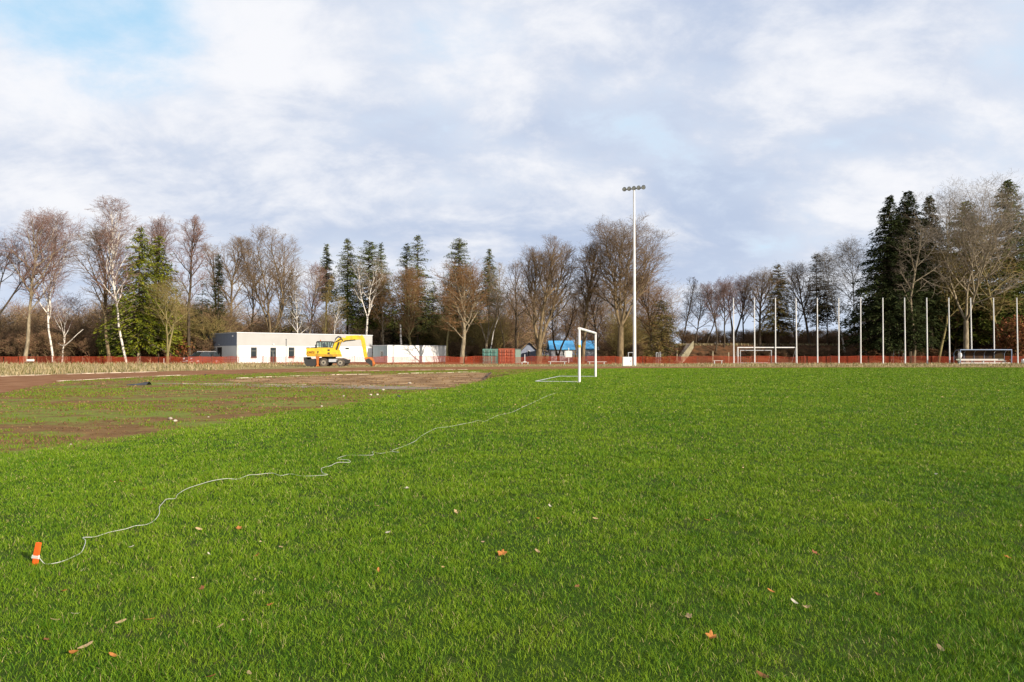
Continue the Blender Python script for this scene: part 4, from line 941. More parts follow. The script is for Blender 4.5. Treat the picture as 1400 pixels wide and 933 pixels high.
# ------------------------------------------------------------------ excavator
EY = 70.0; ex = thing('wheeled_excavator', 'yellow wheeled excavator with raised boom standing in front of the clubhouse', 'excavator', (XX(446, EY), EY, 0))
ks = EY / F
def ep(px, py): return ((px - 446) * ks, (502.3 - py) * ks)
def eprism(pts, y0, y1): q = MB(); q.prism([ep(*p) for p in pts], y0, y1, 'y'); return q
up = eprism([(423, 477.6), (437, 477.2), (437, 476.6), (455, 476.6), (462, 480), (464.5, 488.6), (424, 488.6), (422.6, 486)], -1.0, 1.0).build('upper_body', M['yellow'], ex)
q_ = eprism([(423, 484.6), (464, 485.6), (464.4, 488.8), (423.6, 488.8)], -1.02, 1.02); q_.build('lower_skirt', M['yellowdk'], up)
q_ = eprism([(427, 476.2), (436, 475.8), (436, 477.3), (427, 477.5)], -.7, .7); q_.build('engine_grille', M['black'], up)
q_ = MB(); a = ep(430, 477); q_.tube((a[0], .4, a[1]), (a[0], .4, a[1] + .35), .05); q_.build('exhaust_pipe', M['black'], up)
tx = bpy.data.curves.new('lettering', 'FONT'); tx.body = 'KOMATSU'; tx.size = .34; tx.extrude = .004; tx.align_x = 'CENTER'
tmp = bpy.data.objects.new('lettering_source', tx); COL.objects.link(tmp); bpy.context.view_layer.update()
me = bpy.data.meshes.new_from_object(tmp.evaluated_get(bpy.context.evaluated_depsgraph_get())); bpy.data.objects.remove(tmp); bpy.data.curves.remove(tx)
me.materials.clear(); me.materials.append(M['redtext']); lo_ = link('lettering', me, up); a = ep(429.2, 484.6); lo_.location = (a[0], -1.028, a[1]); lo_.rotation_euler = (pi / 2, 0, 0); lo_.scale = (.50, 1, 1)
q_ = eprism([(437.5, 481.5), (439.8, 481.5), (439.0, 484.5), (438.2, 484.5)], -1.012, -1.0); q_.build('emblem', M['black'], up)
q_ = eprism([(451.5, 479), (454.5, 479), (454.5, 481.2), (451.5, 481.2)], -1.012, -1.0); q_.add(*[(lambda P: ([(x, y, z) for x, y, z in P.v], P.f))(eprism([(451.5, 483), (454.5, 483), (454.5, 485.2), (451.5, 485.2)], -1.012, -1.0))][0]); q_.build('warning_label', M['chassis'], up)
# cab
cabo = [(436.4, 476.6), (436.4, 469.3), (437.4, 468.3), (455.5, 468.6), (457, 470.2), (455.2, 476.6)]
c_ = MB()
def bars(pts, y, r=.045):
    P_ = [ep(*p) for p in pts]
    for (a0, a1), (b0, b1) in zip(P_, P_[1:] + P_[:1]): c_.tube((a0, y, a1), (b0, y, b1), r, n=5)
for y_ in (-.95, -.05): bars(cabo, y_)
for y_ in (-.95, -.05):
    for px_ in (443.6, 450.8): a = ep(px_, 476.6); d_ = ep(px_, 468.4); c_.tube((a[0], y_, a[1]), (d_[0], y_, d_[1]), .05, n=5)
for p in cabo: a = ep(*p); c_.tube((a[0], -.95, a[1]), (a[0], -.05, a[1]), .045, n=5)
cab = c_.build('cab', M['black'], ex)
q_ = eprism([(436.8, 468.0), (455.8, 468.3), (455.8, 468.9), (436.8, 468.9)], -1.0, 0); q_.build('cab_roof', M['chassis'], cab)
cabglass = bpy.data.materials.new('cab_glass'); cabglass.use_nodes = True
nn_ = cabglass.node_tree; nn_.nodes.clear(); q = NB(nn_); o_ = q.n('ShaderNodeOutputMaterial'); g1 = q.n('ShaderNodeBsdfGlossy'); g1.inputs['Roughness'].default_value = .05
g2 = q.n('ShaderNodeBsdfTransparent'); g2.inputs[0].default_value = (.78, .85, .80, 1); mx = q.n('ShaderNodeMixShader'); mx.inputs[0].default_value = .12; q.l(g2.outputs[0], mx.inputs[1]); q.l(g1.outputs[0], mx.inputs[2]); q.l(mx.outputs[0], o_.inputs[0])
for y_ in (-.95, -.05): q_ = eprism(cabo, y_ - .005, y_ + .005); q_.build('pane', cabglass, cab)
q_ = eprism([(444, 476.6), (444, 471), (446, 470.8), (447, 474.5), (450, 475), (450, 476.6)], -.75, -.3); q_.build('seat', M['black'], cab)
q_ = MB(); a = ep(440, 468); q_.tube((a[0], -.5, a[1]), (a[0], -.5, a[1] + .16), .06); q_.build('beacon', M['orange'], cab)
# undercarriage
q_ = eprism([(437, 490.5), (470, 491), (473, 494), (471, 497.5), (440, 497.5)], -.45, .45); q_.build('chassis', M['chassis'], ex)
q_ = MB(); a = ep(452, 490.6); q_.tube((a[0], 0, a[1] - .1), (a[0], 0, a[1] + .16), .55, n=20); q_.build('slew_ring', M['chassis'], ex)
q_ = eprism([(453, 492), (463, 492), (463, 496), (453, 496)], -.95, -.45); q_.build('tool_box', M['galv'], ex)
for px_, py_, rr in ((446.3, 496.6, 5.6), (468.9, 496.9, 5.3)):
    for s_ in (-1, 1):
        a = ep(px_, py_); rad_ = rr * ks; w_ = MB(); w_.tube((a[0], s_ * .55, rad_), (a[0], s_ * 1.0, rad_), rad_, n=26)
        for k in range(22):
            an = 2 * pi * k / 22; w_.box(0, 0, 0, 0, 0, 0) if False else w_.tube((a[0] + cos(an) * rad_, s_ * .6, rad_ + sin(an) * rad_), (a[0] + cos(an + .12) * rad_, s_ * .99, rad_ + sin(an + .12) * rad_), .025, n=4)
        wh = w_.build('wheel', M['rubber'], ex)
        q_ = MB(); q_.tube((a[0], s_ * .99, rad_), (a[0], s_ * 1.015, rad_), rad_ * .55, n=20); q_.build('rim', M['rim'], wh)
        q_ = MB(); q_.tube((a[0], s_ * 1.0, rad_), (a[0], s_ * 1.06, rad_), rad_ * .22, n=12); q_.build('hub', M['chassis'], wh)
q_ = eprism([(419, 489.5), (421, 489.3), (423, 493), (434, 491.5), (438.5, 493), (438, 498), (434, 501.8), (424, 501.8), (420.5, 497.5)], -1.05, 1.05); q_.build('dozer_blade', M['chassis'], ex)
for s_ in (-1, 1):
    q_ = eprism([(436, 488.5), (441, 488.5), (440, 493.5), (439.5, 499.5), (441, 501.8), (436, 501.8), (437.5, 499.5), (437, 493.5)], s_ * 1.06 - .06, s_ * 1.06 + .06); q_.build('outrigger', M['orange'], ex)
q_ = eprism([(473, 493), (477, 493), (476, 498), (473, 498)], -.8, .8); q_.build('step', M['chassis'], ex)
# boom
def beam(pts, ws, y0, y1):
    P_ = [Vector(ep(*p)) for p in pts]; L_ = []; R_ = []
    for i, p in enumerate(P_):
        d = (P_[min(i + 1, len(P_) - 1)] - P_[max(i - 1, 0)]).normalized(); n_2 = Vector((-d.y, d.x)); w = ws[i] * ks / 2; L_.append(p + n_2 * w); R_.append(p - n_2 * w)
    q = MB(); q.prism([tuple(v) for v in L_ + R_[::-1]], y0, y1, 'y'); return q
bm_ = beam([(460, 486), (459.5, 478), (461.5, 471), (465, 466), (470, 464.8)], [6, 7.5, 7, 5.6, 4.5], -.28, .28).build('boom', M['yellow'], ex)
bm2 = beam([(468, 467.5), (474, 465), (483, 463.2), (490, 462.6), (496.5, 464)], [3.5, 5, 6.5, 6, 4], -.22, .22).build('boom_extension', M['yellow'], ex)
q_ = MB()
for a_, c__, r_ in (((458.8, 488), (465, 469), .07), ((472, 467.6), (487, 466), .06), ((461, 468.5), (468, 464.5), .06)):
    A0, A1 = ep(*a_), ep(*c__); q_.tube((A0[0], -.36, A0[1]), (A1[0], -.36, A1[1]), r_, n=8)
q_.build('hydraulic_cylinder', M['chassis'], bm_)
q_ = MB(); pts_ = [(458, 470.5), (460, 464.5), (463, 462), (467, 463), (470, 467)]; q_.path([(ep(*p)[0], -.3, ep(*p)[1]) for p in pts_], .05, 6)
q_.path([(ep(*p)[0], -.22, ep(*p)[1] + .06) for p in pts_], .04, 6); q_.build('hydraulic_hose', M['black'], bm_)
q_ = beam([(473, 461.6), (486, 460.6), (494, 461.6)], [1.6, 2.2, 2], -.1, .1); q_.build('arm_cylinder', M['yellow'], bm2)
ar = beam([(493.8, 460), (496, 465), (498, 476), (499.8, 486), (501, 492)], [3, 4.6, 4.4, 3.4, 2.6], -.2, .2).build('arm', M['yellow'], ex)
q_ = MB(); A0, A1 = ep(494.3, 463), ep(498, 488); q_.tube((A0[0], 0, A0[1]), (A1[0], 0, A1[1]), .055, n=8); A0, A1 = ep(498, 488), ep(503.5, 492); q_.tube((A0[0], .0, A0[1]), (A1[0], 0, A1[1]), .06, n=6); q_.build('bucket_cylinder', M['chassis'], ar)
q_ = eprism([(499.5, 490.5), (503.5, 489.3), (507.5, 489.6), (510.5, 493), (512, 499), (510.5, 501.8), (508.8, 499.5), (506, 494.6), (502.5, 495.5), (500.5, 493.5)], -.45, .45); bk = q_.build('bucket', M['orange'], ex)
for s_ in (-.46, .44): q_ = eprism([(500.5, 493), (506, 491), (510.5, 495), (511, 501.6), (506, 499), (501.5, 496.2)], s_, s_ + .02); q_.build('side_plate', M['chassis'], bk)
q_ = MB()
for k in range(5): a = ep(508.8, 501.6); q_.tube((a[0], -.4 + .2 * k, a[1] + .05), (a[0] - .12, -.4 + .2 * k, a[1] - .01), .04, .01, 5)
q_.build('bucket_teeth', M['chassis'], bk)

# ------------------------------------------------------------------ floodlight mast
MY = 71.5; mt_ = thing('floodlight_mast', 'tall white floodlight mast with five lamps on a short crossbar', 'floodlight', (XX(867.5, MY), MY, 0)); MH = HT(257.5, MY)
q_ = MB(); q_.tube((0, 0, 0), (0, 0, MH), .17, .10, 16); q_.build('pole', M['whitepaint'], mt_, smooth=False)
q_ = MB(); q_.tube((0, 0, 0), (0, 0, .05), .30, .30, 14); q_.build('base_plate', M['galv'], mt_)
q_ = MB(); q_.box(-1.12, 1.12, -.06, .06, MH - .05, MH + .05); cbm = q_.build('crossbar', M['galv'], mt_)
cbm.rotation_euler = (0, 0, radians(-25))
for k in range(5):
    x_ = -1.02 + .51 * k; h = MB()
    cx_, cy_ = x_ * cos(radians(-25)), x_ * sin(radians(-25))
    h.tube((0, 0, 0), (-.05, -.16, -.12), .19, .23, 12); h.tube((0, 0, 0), (.04, .10, .08), .19, .08, 12)
    hd = h.build('lamp_head', M['black'], mt_); hd.location = (cx_, cy_, MH + .12)
    g = MB(); g.tube((-.05, -.16, -.12), (-.055, -.175, -.132), .20, .20, 12); g.build('lamp_glass', M['lampglass'], hd)
# utility box
ub = thing('utility_box', 'white electrical cabinet standing left of the mast foot', 'cabinet', (XX(857.5, 70.5), 70.5, 0))
q_ = MB(); q_.box(-.47, .47, -.2, .25, .06, .98); q_.build('case', M['whitepaint'], ub)
q_ = MB(); q_.box(-.5, .5, -.22, .27, -.02, .06); q_.build('base', M['plinth'], ub)
q_ = MB(); q_.box(-.42, .42, -.215, -.2, .12, .92); dr = q_.build('door', M['whitepaint'], ub); q_ = MB(); q_.box(.3, .34, -.24, -.215, .48, .62); q_.build('handle', M['black'], dr)
def hoop(px0, px1, Y, top, label, r=.035, m=M['galv'], z0=0.0, cat='metal hoop', name='metal_hoop', depth=.6):
    x0, x1 = XX(px0, Y), XX(px1, Y); H = HT(top, Y); t = thing(name, label, cat, (x0, Y, z0)); W = x1 - x0
    q_ = MB(); q_.tube((0, 0, 0), (0, 0, H - z0), r, n=6); q_.build('post', m, t)
    q_ = MB(); q_.tube((W, 0, 0), (W, 0, H - z0), r, n=6); q_.build('post', m, t)
    q_ = MB(); q_.tube((-r, 0, H - z0), (W + r, 0, H - z0), r, n=6); q_.build('crossbar', m, t)
    return t
hoop(859, 865.5, 76, 482.3, 'small grey metal hoop behind the white cabinet')
hoop(897, 899.6, 93, 482.5, 'narrow white metal hoop behind the fence right of the mast')
hoop(902, 903.2, 94, 481.5, 'pair of white thin stakes close together behind the fence')
g_ = hoop(1221.5, 1235.5, 97, 479, 'small grey training goal between the eighth and ninth white poles', cat='goal', name='small_goal')
q_ = MB(); q_.tube((.75, 0, 0), (.75, 0, 1.8), .02, n=5); q_.tube((0, .7, 0), (0, 0, 1.75), .02, n=5); q_.tube((1.45, .7, 0), (1.45, 0, 1.75), .02, n=5); q_.build('brace', M['galv'], g_)
hoop(1174.5, 1184, 96, 481, 'thin dark metal frame beside the seventh white pole', m=M['black'])

# ------------------------------------------------------------------ near goal
n0 = G(792, 523.6); f0 = G(814.2, 516.2)
gl = thing('football_goal', 'near white full size football goal seen edge on, with no net', 'goal', (n0.x, n0.y, 0))
dv = f0 - n0; dv.z = 0; GH = 2.44
for p_ in (Vector((0, 0, 0)), dv):
    q_ = MB(); q_.tube((p_.x, p_.y, 0), (p_.x, p_.y, GH), .06, n=14); o = q_.build('goal_post', M['whitepaint'], gl, smooth=False)
q_ = MB(); un = dv.normalized(); q_.tube(tuple(Vector((0, 0, GH)) - un * .06), tuple(dv + Vector((0, 0, GH)) + un * .06), .062, n=14); q_.build('crossbar', M['whitepaint'], gl)
q_ = MB(); perp = Vector((-un.y, un.x, 0)); b0 = perp * 2.0; b1 = dv + perp * 2.0
q_.path([(0, 0, .045), (b0.x, b0.y, .055), (b1.x, b1.y, .055), (dv.x, dv.y, .055)], .016, 6); q_.build('ground_frame', M['galv'], gl)
q_ = MB(); q_.tube((0, 0, 1.58), (0, 0, 1.70), .066, n=14); s2 = q_.build('sticker', M['yellow'], gl)

# far goals
def far_goal(px0, px1, Y, top, r, label, m=M['whitepaint']):
    t = hoop(px0, px1, Y, top, label, r, m, cat='goal', name='football_goal'); W = XX(px1, Y) - XX(px0, Y); H = HT(top, Y)
    q_ = MB(); q_.tube((0, 0, H), (0, 1.4, .05), .025, n=5); q_.tube((W, 0, H), (W, 1.4, .05), .025, n=5); q_.tube((0, 1.4, .05), (W, 1.4, .05), .025, n=5); q_.build('back_frame', M['galv'], t)
far_goal(1008.6, 1088.0, 92.3, 475.4, .075, 'wide white football goal standing behind the first four white poles')
far_goal(1012, 1054.5, 97, 479.3, .05, 'smaller grey goal seen inside the wide white goal', M['galv'])
# ------------------------------------------------------------------ tall white poles
protoH = HT(407.3, 88.5); wp = None
xs = [1003, 1031.5, 1060, 1089, 1117.5, 1146.5, 1176.5, 1207, 1237.3, 1267.5, 1298, 1328.3, 1359, 1391]
ords = ['leftmost tall white pole, standing left of the wide goal', 'second tall white pole, in the left half of the wide goal', 'third tall white pole, in the right half of the wide goal',
        'fourth tall white pole, touching the right post of the wide goal', 'fifth tall white pole, in front of the slim dark spruce', 'sixth tall white pole, beside the leaning white birch',
        'seventh tall white pole, at the left edge of the huge dark spruce', 'eighth tall white pole, in front of the middle of the huge spruce', 'ninth tall white pole, right of the small training goal',
        'tenth tall white pole, right of the thick grey tree trunk', 'eleventh tall white pole, just left of the team shelter', 'twelfth tall white pole, rising over the left part of the team shelter',
        'thirteenth tall white pole, rising over the right part of the team shelter', 'rightmost tall white pole, right of the team shelter near the picture edge']
for i, (px_, lb) in enumerate(zip(xs, ords)):
    Yp = 88.5
    if wp is None:
        wp = thing('tall_pole', lb, 'pole', (XX(px_, Yp), Yp, 0), 0, 'tall white poles in a row along the fence')
        q_ = MB(); q_.tube((0, 0, 0), (0, 0, protoH - .06), .078, .058, 12); q_.build('shaft', M['whitepaint'], wp)
        q_ = MB(); q_.tube((0, 0, protoH - .06), (0, 0, protoH), .085, .05, 12); q_.build('cap', M['galv'], wp)
    else:
        c_ = wp.copy(); COL.objects.link(c_); c_.location = (XX(px_, Yp), Yp, 0); c_['label'] = lb; c_.rotation_euler = (random.Random(i).gauss(0, .004), random.Random(i + 50).gauss(0, .004), 0)
        for ch in wp.children: d_ = ch.copy(); COL.objects.link(d_); d_.parent = c_

# ------------------------------------------------------------------ team shelter
SY = 85.0; x0, x1 = XX(1313.5, SY), XX(1383.5, SY); W = x1 - x0; SH = HT(478.5, SY)
sh = thing('team_shelter', 'long team shelter with blue frame, smoked panels and pale bench', 'shelter', (x0, SY, 0))
prof_ = [(0, 0), (.15, SH * .75), (.45, SH), (1.35, SH), (1.5, 0)]
for k in range(6):
    xx = W * k / 5; q_ = MB()
    q_.path([(xx, .1, SH), (xx, 1.0, SH - .05), (xx, 1.35, SH - .45), (xx, 1.4, 0)], .03, 6); q_.build('frame_rib', M['bluesteel'], sh)
q_ = MB(); q_.tube((-.03, .1, SH), (W + .03, .1, SH), .055, n=8); q_.tube((0, .12, 0), (0, .1, SH), .045, n=8); q_.tube((W, .12, 0), (W, .1, SH), .05, n=8); q_.build('front_frame', M['bluesteel'], sh)
for k in range(5):
    a, c = W * k / 5 + .03, W * (k + 1) / 5 - .03; q_ = MB()
    q_.prism([(1.42, .55), (1.38, SH - .42), (1.02, SH - .04), (.12, SH - .03), (.12, SH + .0), (1.03, SH - .01), (1.41, SH - .41), (1.45, .55)], a, c, 'x'); q_.build('roof_panel', M['amber'], sh)
q_ = MB(); q_.box(.05, W - .35, .55, .95, .40, .46); q_.build('bench_seat', M['bench'], sh)
q_ = MB(); q_.box(.05, W - .35, .50, .54, .66, .86) if False else q_.box(.05, W - .35, .98, 1.03, .50, .66); q_.build('bench_back', M['bench'], sh)
q_ = MB(); q_.box(0, W - .2, .05, .12, .10, .22); q_.build('front_board', M['bench'], sh)
for s_ in (0.15, W / 2, W - .5): q_ = MB(); q_.box(s_, s_ + .06, .6, .9, 0, .40); q_.build('bench_leg', M['galv'], sh)
q_ = MB(); q_.prism([(.12, .15), (.12, SH - .1), (.95, SH - .12), (1.3, SH - .5), (1.36, .15)], -.02, .0, 'x'); q_.build('side_panel', cabglass, sh)
q_ = MB(); q_.prism([(.12, .15), (.12, SH - .1), (.95, SH - .12), (1.3, SH - .5), (1.36, .15)], W, W + .02, 'x'); q_.build('side_panel', cabglass, sh)
# white bag hanging at the shelter's left post
import bmesh
def blob(name, label, cat, loc, sx, sy, sz, m, seed, sub=2, amp=.25, group=None):
    bm = bmesh.new(); bmesh.ops.create_icosphere(bm, subdivisions=sub, radius=1); R = random.Random(seed); off = R.uniform(0, 90)
    for v in bm.verts:
        k = 1 + amp * (float(VNA.fbm(v.co.x * 1.6 + off, v.co.y * 1.6 + v.co.z * 2.1 + off, 3)) - .5) * 2
        v.co = Vector((v.co.x * sx * k, v.co.y * sy * k, v.co.z * sz * k))
    me = bpy.data.meshes.new(name); bm.to_mesh(me); bm.free(); me.materials.append(m); o = link(name, me, None, loc); tag(o, label, cat, group); o.rotation_euler = (0, 0, R.uniform(0, 6)); return o
blob('white_bag', 'crumpled white bag hanging on the left post of the team shelter', 'bag', (XX(1312, 84.9), 84.9, 1.05), .28, .2, .42, M['whitepaint'], 5, amp=.5)
blob('white_bucket', 'small pale object on the ground right of the team shelter', 'bag', (XX(1399, 86), 86, .3), .3, .3, .35, M['whitepaint'], 6, amp=.2)
# benches in front of the fence
def bench(px0, px1, Y, z, label):
    x0, x1 = XX(px0, Y), XX(px1, Y); t = thing('low_bench', label, 'bench', (x0, Y, 0), 0, 'low pale benches along the fence'); W = x1 - x0
    q_ = MB(); q_.box(0, W, -.12, .16, z - .05, z); q_.build('seat', M['bench'], t)
    for f in (.12, .88): q_ = MB(); q_.box(W * f - .04, W * f + .04, -.08, .12, 0, z - .05); q_.build('leg', M['galv'], t)
bench(749.5, 775, 83.5, .36, 'low pale bench left of the near goal')
bench(803, 829, 84, .34, 'low pale bench seen behind the near goal opening')
bench(712.5, 723, 83, .30, 'short low pale bench right of the red container')
bench(975, 988, 87, .45, 'short pale bench left of the first tall white pole')
fixed('white_stake', 'thin white stake with crosspiece beside the short low bench', 'post', 717.5, 83.3, [('post', M['whitepaint'], MB().tube((0, 0, 0), (0, 0, 1.25), .035)), ('crosspiece', M['whitepaint'], MB().box(-.2, .2, -.03, .03, .28, .36))])
# stairs on the bank
st = thing('bank_stairs', 'pale concrete stairs with sloping side wall climbing the bank', 'stairs', (0, 0, 0))
YS = 99.0; A0 = Vector((XX(931, YS), YS + .2, 0)); B0 = Vector((XX(947.5, YS + 6), YS + 6, 0)); ztop = HT(467.5, YS + 6)
n = 14; q_ = MB(); dn = (B0 - A0) / n; pr = Vector((-dn.y, dn.x, 0)).normalized() * .9
for k in range(n):
    a = A0 + dn * k; c = A0 + dn * (k + 1); z = (ztop - .3) * (k + 1) / n
    vs = [a - pr * .0, c - pr * .0, c + pr, a + pr]; q_.add([(v.x, v.y, 0) for v in vs] + [(v.x, v.y, z) for v in vs], [(4,5,6,7),(0,1,5,4),(1,2,6,5),(2,3,7,6),(3,0,4,7)])
q_.build('steps', M['kerb'], st)
q_ = MB(); a, c = A0 - pr * .12, B0 - pr * .12; w = pr * .1
vs = [a, c, c + w, a + w]; q_.add([(a.x, a.y, 0), (c.x, c.y, ztop - 1.6), (c.x + w.x, c.y + w.y, ztop - 1.6), (a.x + w.x, a.y + w.y, 0), (a.x, a.y, .95), (c.x, c.y, ztop + .15), (c.x + w.x, c.y + w.y, ztop + .15), (a.x + w.x, a.y + w.y, .95)], [(0,3,2,1),(4,5,6,7),(0,1,5,4),(1,2,6,5),(2,3,7,6),(3,0,4,7)])
q_.build('side_wall', mat('drab_concrete', (0.27, 0.24, 0.16), (0.17, 0.15, 0.10), 1.5, .9), st)  # side wall in a darker, drabber concrete than the steps
for k, (px_, lb) in enumerate([(925.5, 'short concrete post at the foot of the bank stairs'), (974.5, 'short pale wooden post left of the first tall pole'), (996, 'short brown wooden post behind the first tall pole')]):
    fixed('short_post', lb, 'post', px_, 97, [('post', M['bark_light'], MB().box(-.07, .07, -.07, .07, 0, 1.9 - .2 * k))])

# ------------------------------------------------------------------ foreground small things
sb = G(49.5, 776); stake = thing('orange_stake', 'flat orange painted stake standing in the grass at lower left', 'stake', (sb.x, sb.y, .0), radians(-8))
q_ = MB(); wv = .0145
q_.prism([(-wv - .012, -.03), (wv - .012, -.03), (wv + .004, .080), (wv + .016, .150), (-wv + .016, .152), (-wv + .000, .080)], -.006, .006, 'y'); q_.build('blade', M['stake'], stake)
q_ = MB()
for k, z in enumerate((.060, .065, .070)): q_.tube((-.027 + .002 * k, 0, z), (.019, 0, z + (.003 if k % 2 else -.002)), .0075, n=8)
q_.build('cord_wrap', M['cord'], stake)
cpts = [(56, 765), (62, 767), (75, 767.5), (88, 763), (100, 757.5), (111, 753), (116, 745), (117, 738), (114, 734), (130, 731), (150, 726), (172, 720.5), (185, 716), (200, 714), (211, 709), (218, 702), (218, 693), (222, 688), (228, 682), (240, 679), (243, 674), (256, 667), (275, 661), (290, 657), (310, 654), (325, 652.5), (340, 648.5), (352, 648), (372, 645.5), (384, 648), (398, 646.5), (415, 648.5), (447, 649), (441, 646), (440, 639), (452, 635), (462, 632), (478, 631), (476, 628.5), (461, 627), (474, 621.5), (492, 621), (510, 621), (509, 616.5), (520, 618), (535, 616), (546, 618), (536, 614), (555, 607), (568, 602), (573, 597), (583, 591), (598, 584), (612, 582.5), (630, 580), (645, 576), (655, 573.5), (662, 575), (672, 571), (684, 566), (700, 562.5), (715, 556), (730, 549), (745, 542), (760, 537)]
q_ = MB(); R = random.Random(4); P3 = []
for i, p in enumerate(cpts):
    g = G(*p, z=.046); P3.append(Vector((g.x, g.y, .039 - min(.010, .0006 * g.y) + R.uniform(-.010, .010))))
P3[0] = Vector((sb.x + .022, sb.y, .055))
P4 = []
for i in range(len(P3) - 1):
    for t_ in (0, .25, .5, .75):
        p0, p1, p2, p3 = P3[max(i - 1, 0)], P3[i], P3[i + 1], P3[min(i + 2, len(P3) - 1)]
        P4.append(.5 * ((2 * p1) + (p2 - p0) * t_ + (2 * p0 - 5 * p1 + 4 * p2 - p3) * t_ ** 2 + (3 * p1 - p0 - 3 * p2 + p3) * t_ ** 3))
P4.append(P3[-1])
q_.path(P4, [min(.0036, max(.0024, .00022 * p.y)) for p in P4], 5); tag(q_.build('string_line', M['cord'], smooth=True), 'long thin white cord trailing over the lawn from the orange stake', 'cord')

# fallen leaves
LM = [mat('leaf_orange', (.52, .22, .06), (.38, .15, .05), 40, .7, trans=.2), mat('leaf_tan', (.50, .36, .20), (.38, .26, .14), 40, .7, trans=.2), mat('leaf_pale', (.66, .60, .48), (.5, .44, .34), 40, .7, trans=.2), mat('leaf_brown', (.30, .12, .06), (.2, .08, .04), 40, .7, trans=.2)]
def leaf_mesh(kind, seed):
    R = random.Random(seed); n = 20; pts = []
    for k in range(n):
        a = 2 * pi * k / n
        r_ = 1.0 if kind == 0 else (.75 + .17 * cos(5 * a + .4) + .12 * cos(2 * a + seed) + R.uniform(-.12, .12))
        x_ = cos(a) * r_; y_ = sin(a) * r_ * (.34 if kind == 0 else .85); pts.append((x_, y_))
    curl = R.uniform(.25, .7); V = [(0, 0, 0)] + [(x_, y_, curl * y_ * y_ * 1.2 + R.uniform(-.03, .03) + .25 * x_ * x_) for x_, y_ in pts]
    V += [(v[0], v[1], v[2] - .035) for v in V]; m_ = n + 1
    F_ = [(0, 1 + k, 1 + (k + 1) % n) for k in range(n)] + [(m_, m_ + 1 + (k + 1) % n, m_ + 1 + k) for k in range(n)] + [(1 + k, m_ + 1 + k, m_ + 1 + (k + 1) % n, 1 + (k + 1) % n) for k in range(n)]
    q_ = MB(); q_.add(V, F_); return q_
leaves = [ # px, py, size cm, kind, colour, label
 (166, 657, 7, 1, 0, 'orange leaf in the grass above the bend of the cord'), (327, 720, 8, 1, 0, 'orange brown leaf left of centre in a dark dip of the lawn'), (272, 721, 7, 0, 1, 'tan leaf just left of the orange brown leaf below the cord'),
 (384, 746, 6, 1, 1, 'tan leaf right of and below the orange brown leaf'), (286, 755, 5, 0, 2, 'pale narrow leaf below the tan leaf under the cord'), (352, 757, 5, 1, 0, 'small orange leaf left of the tan leaf'),
 (87, 805, 5, 0, 0, 'small orange leaf below the orange stake'), (103, 836, 6, 0, 2, 'pale upright curled leaf in the lower left grass'), (75, 844, 6, 0, 1, 'tan oval leaf left of the pale curled leaf'),
 (165, 847, 7, 0, 1, 'curled tan leaf right of the pale curled leaf'), (204, 844, 7, 0, 0, 'long orange leaf right of the curled tan leaf'), (276, 802, 6, 1, 3, 'reddish brown leaf midway down the left part of the lawn'),
 (370, 824, 6, 1, 0, 'orange leaf in a dark patch left of the lawn centre'), (301, 853, 6, 0, 1, 'upright tan leaf below the reddish brown leaf'), (117, 880, 9, 0, 1, 'largest long tan leaf in the bottom left corner area'),
 (102, 888, 8, 0, 0, 'long orange leaf touching the largest tan leaf'), (63, 871, 5, 1, 3, 'small brown leaf left of the two long leaves'), (155, 892, 6, 0, 0, 'thin orange leaf right of the two long leaves'),
 (341, 917, 7, 0, 1, 'tan leaf at the bottom edge left of centre'), (288, 921, 6, 0, 3, 'brown leaf at the bottom edge beside the tan leaf'), (113, 777, 5, 0, 2, 'pale grey leaf right of the orange stake'), (180, 745, 5, 0, 2, 'pale curled leaf under the cord right of the stake'),
 (687, 754, 9, 1, 0, 'bright orange brown leaf near the centre of the lawn'), (735, 751, 6, 0, 1, 'tan leaf right of the bright orange brown leaf'), (735, 707, 8, 0, 0, 'orange leaf above the tan leaf in the lawn centre'), (752, 690, 6, 0, 2, 'pale leaf above the orange leaf in the lawn centre'),
 (623, 698, 7, 1, 1, 'tan leaf left of centre above the bright orange brown leaf'), (814, 707, 6, 0, 1, 'tan leaf right of the orange leaf in the lawn centre'), (966, 709, 8, 1, 0, 'orange leaf on its own right of the lawn centre'),
 (942, 840, 7, 1, 1, 'broad tan leaf in the lower right lawn'), (973, 867, 8, 1, 0, 'star shaped orange leaf below the broad tan leaf'), (1054, 805, 6, 0, 0, 'orange leaf above the white curled leaf'),
 (1086, 820, 7, 0, 2, 'white curled narrow leaf in the lower right lawn'), (1103, 827, 5, 1, 1, 'small tan leaf right of the white curled leaf'), (1043, 920, 8, 0, 3, 'dark reddish leaf at the bottom edge right of centre'),
 (1286, 883, 7, 0, 1, 'tan leaf in the bottom right corner area'), (1114, 754, 8, 1, 3, 'reddish leaf right of the lawn centre'), (1120, 670, 8, 0, 1, 'tan leaf far up the right half of the lawn'), (1280, 647, 9, 0, 2, 'pale leaf farthest up the right side of the lawn'),
 (1200, 810, 6, 1, 3, 'brown leaf right of the white curled leaf'), (1377, 760, 7, 1, 0, 'orange leaf close to the right edge'), (789, 799, 5, 1, 3, 'dark brown leaf below the lawn centre'), (517, 777, 6, 0, 0, 'orange leaf left of the bright orange brown leaf'),
 (515, 690, 7, 0, 1, 'tan leaf in the lawn right of the cord'), (530, 726, 6, 1, 2, 'pale leaf below the tan leaf right of the cord'), (556, 666, 8, 1, 2, 'pale leaf just below the middle of the cord'), (198, 668, 6, 1, 3, 'brown leaf above the cord at left')]
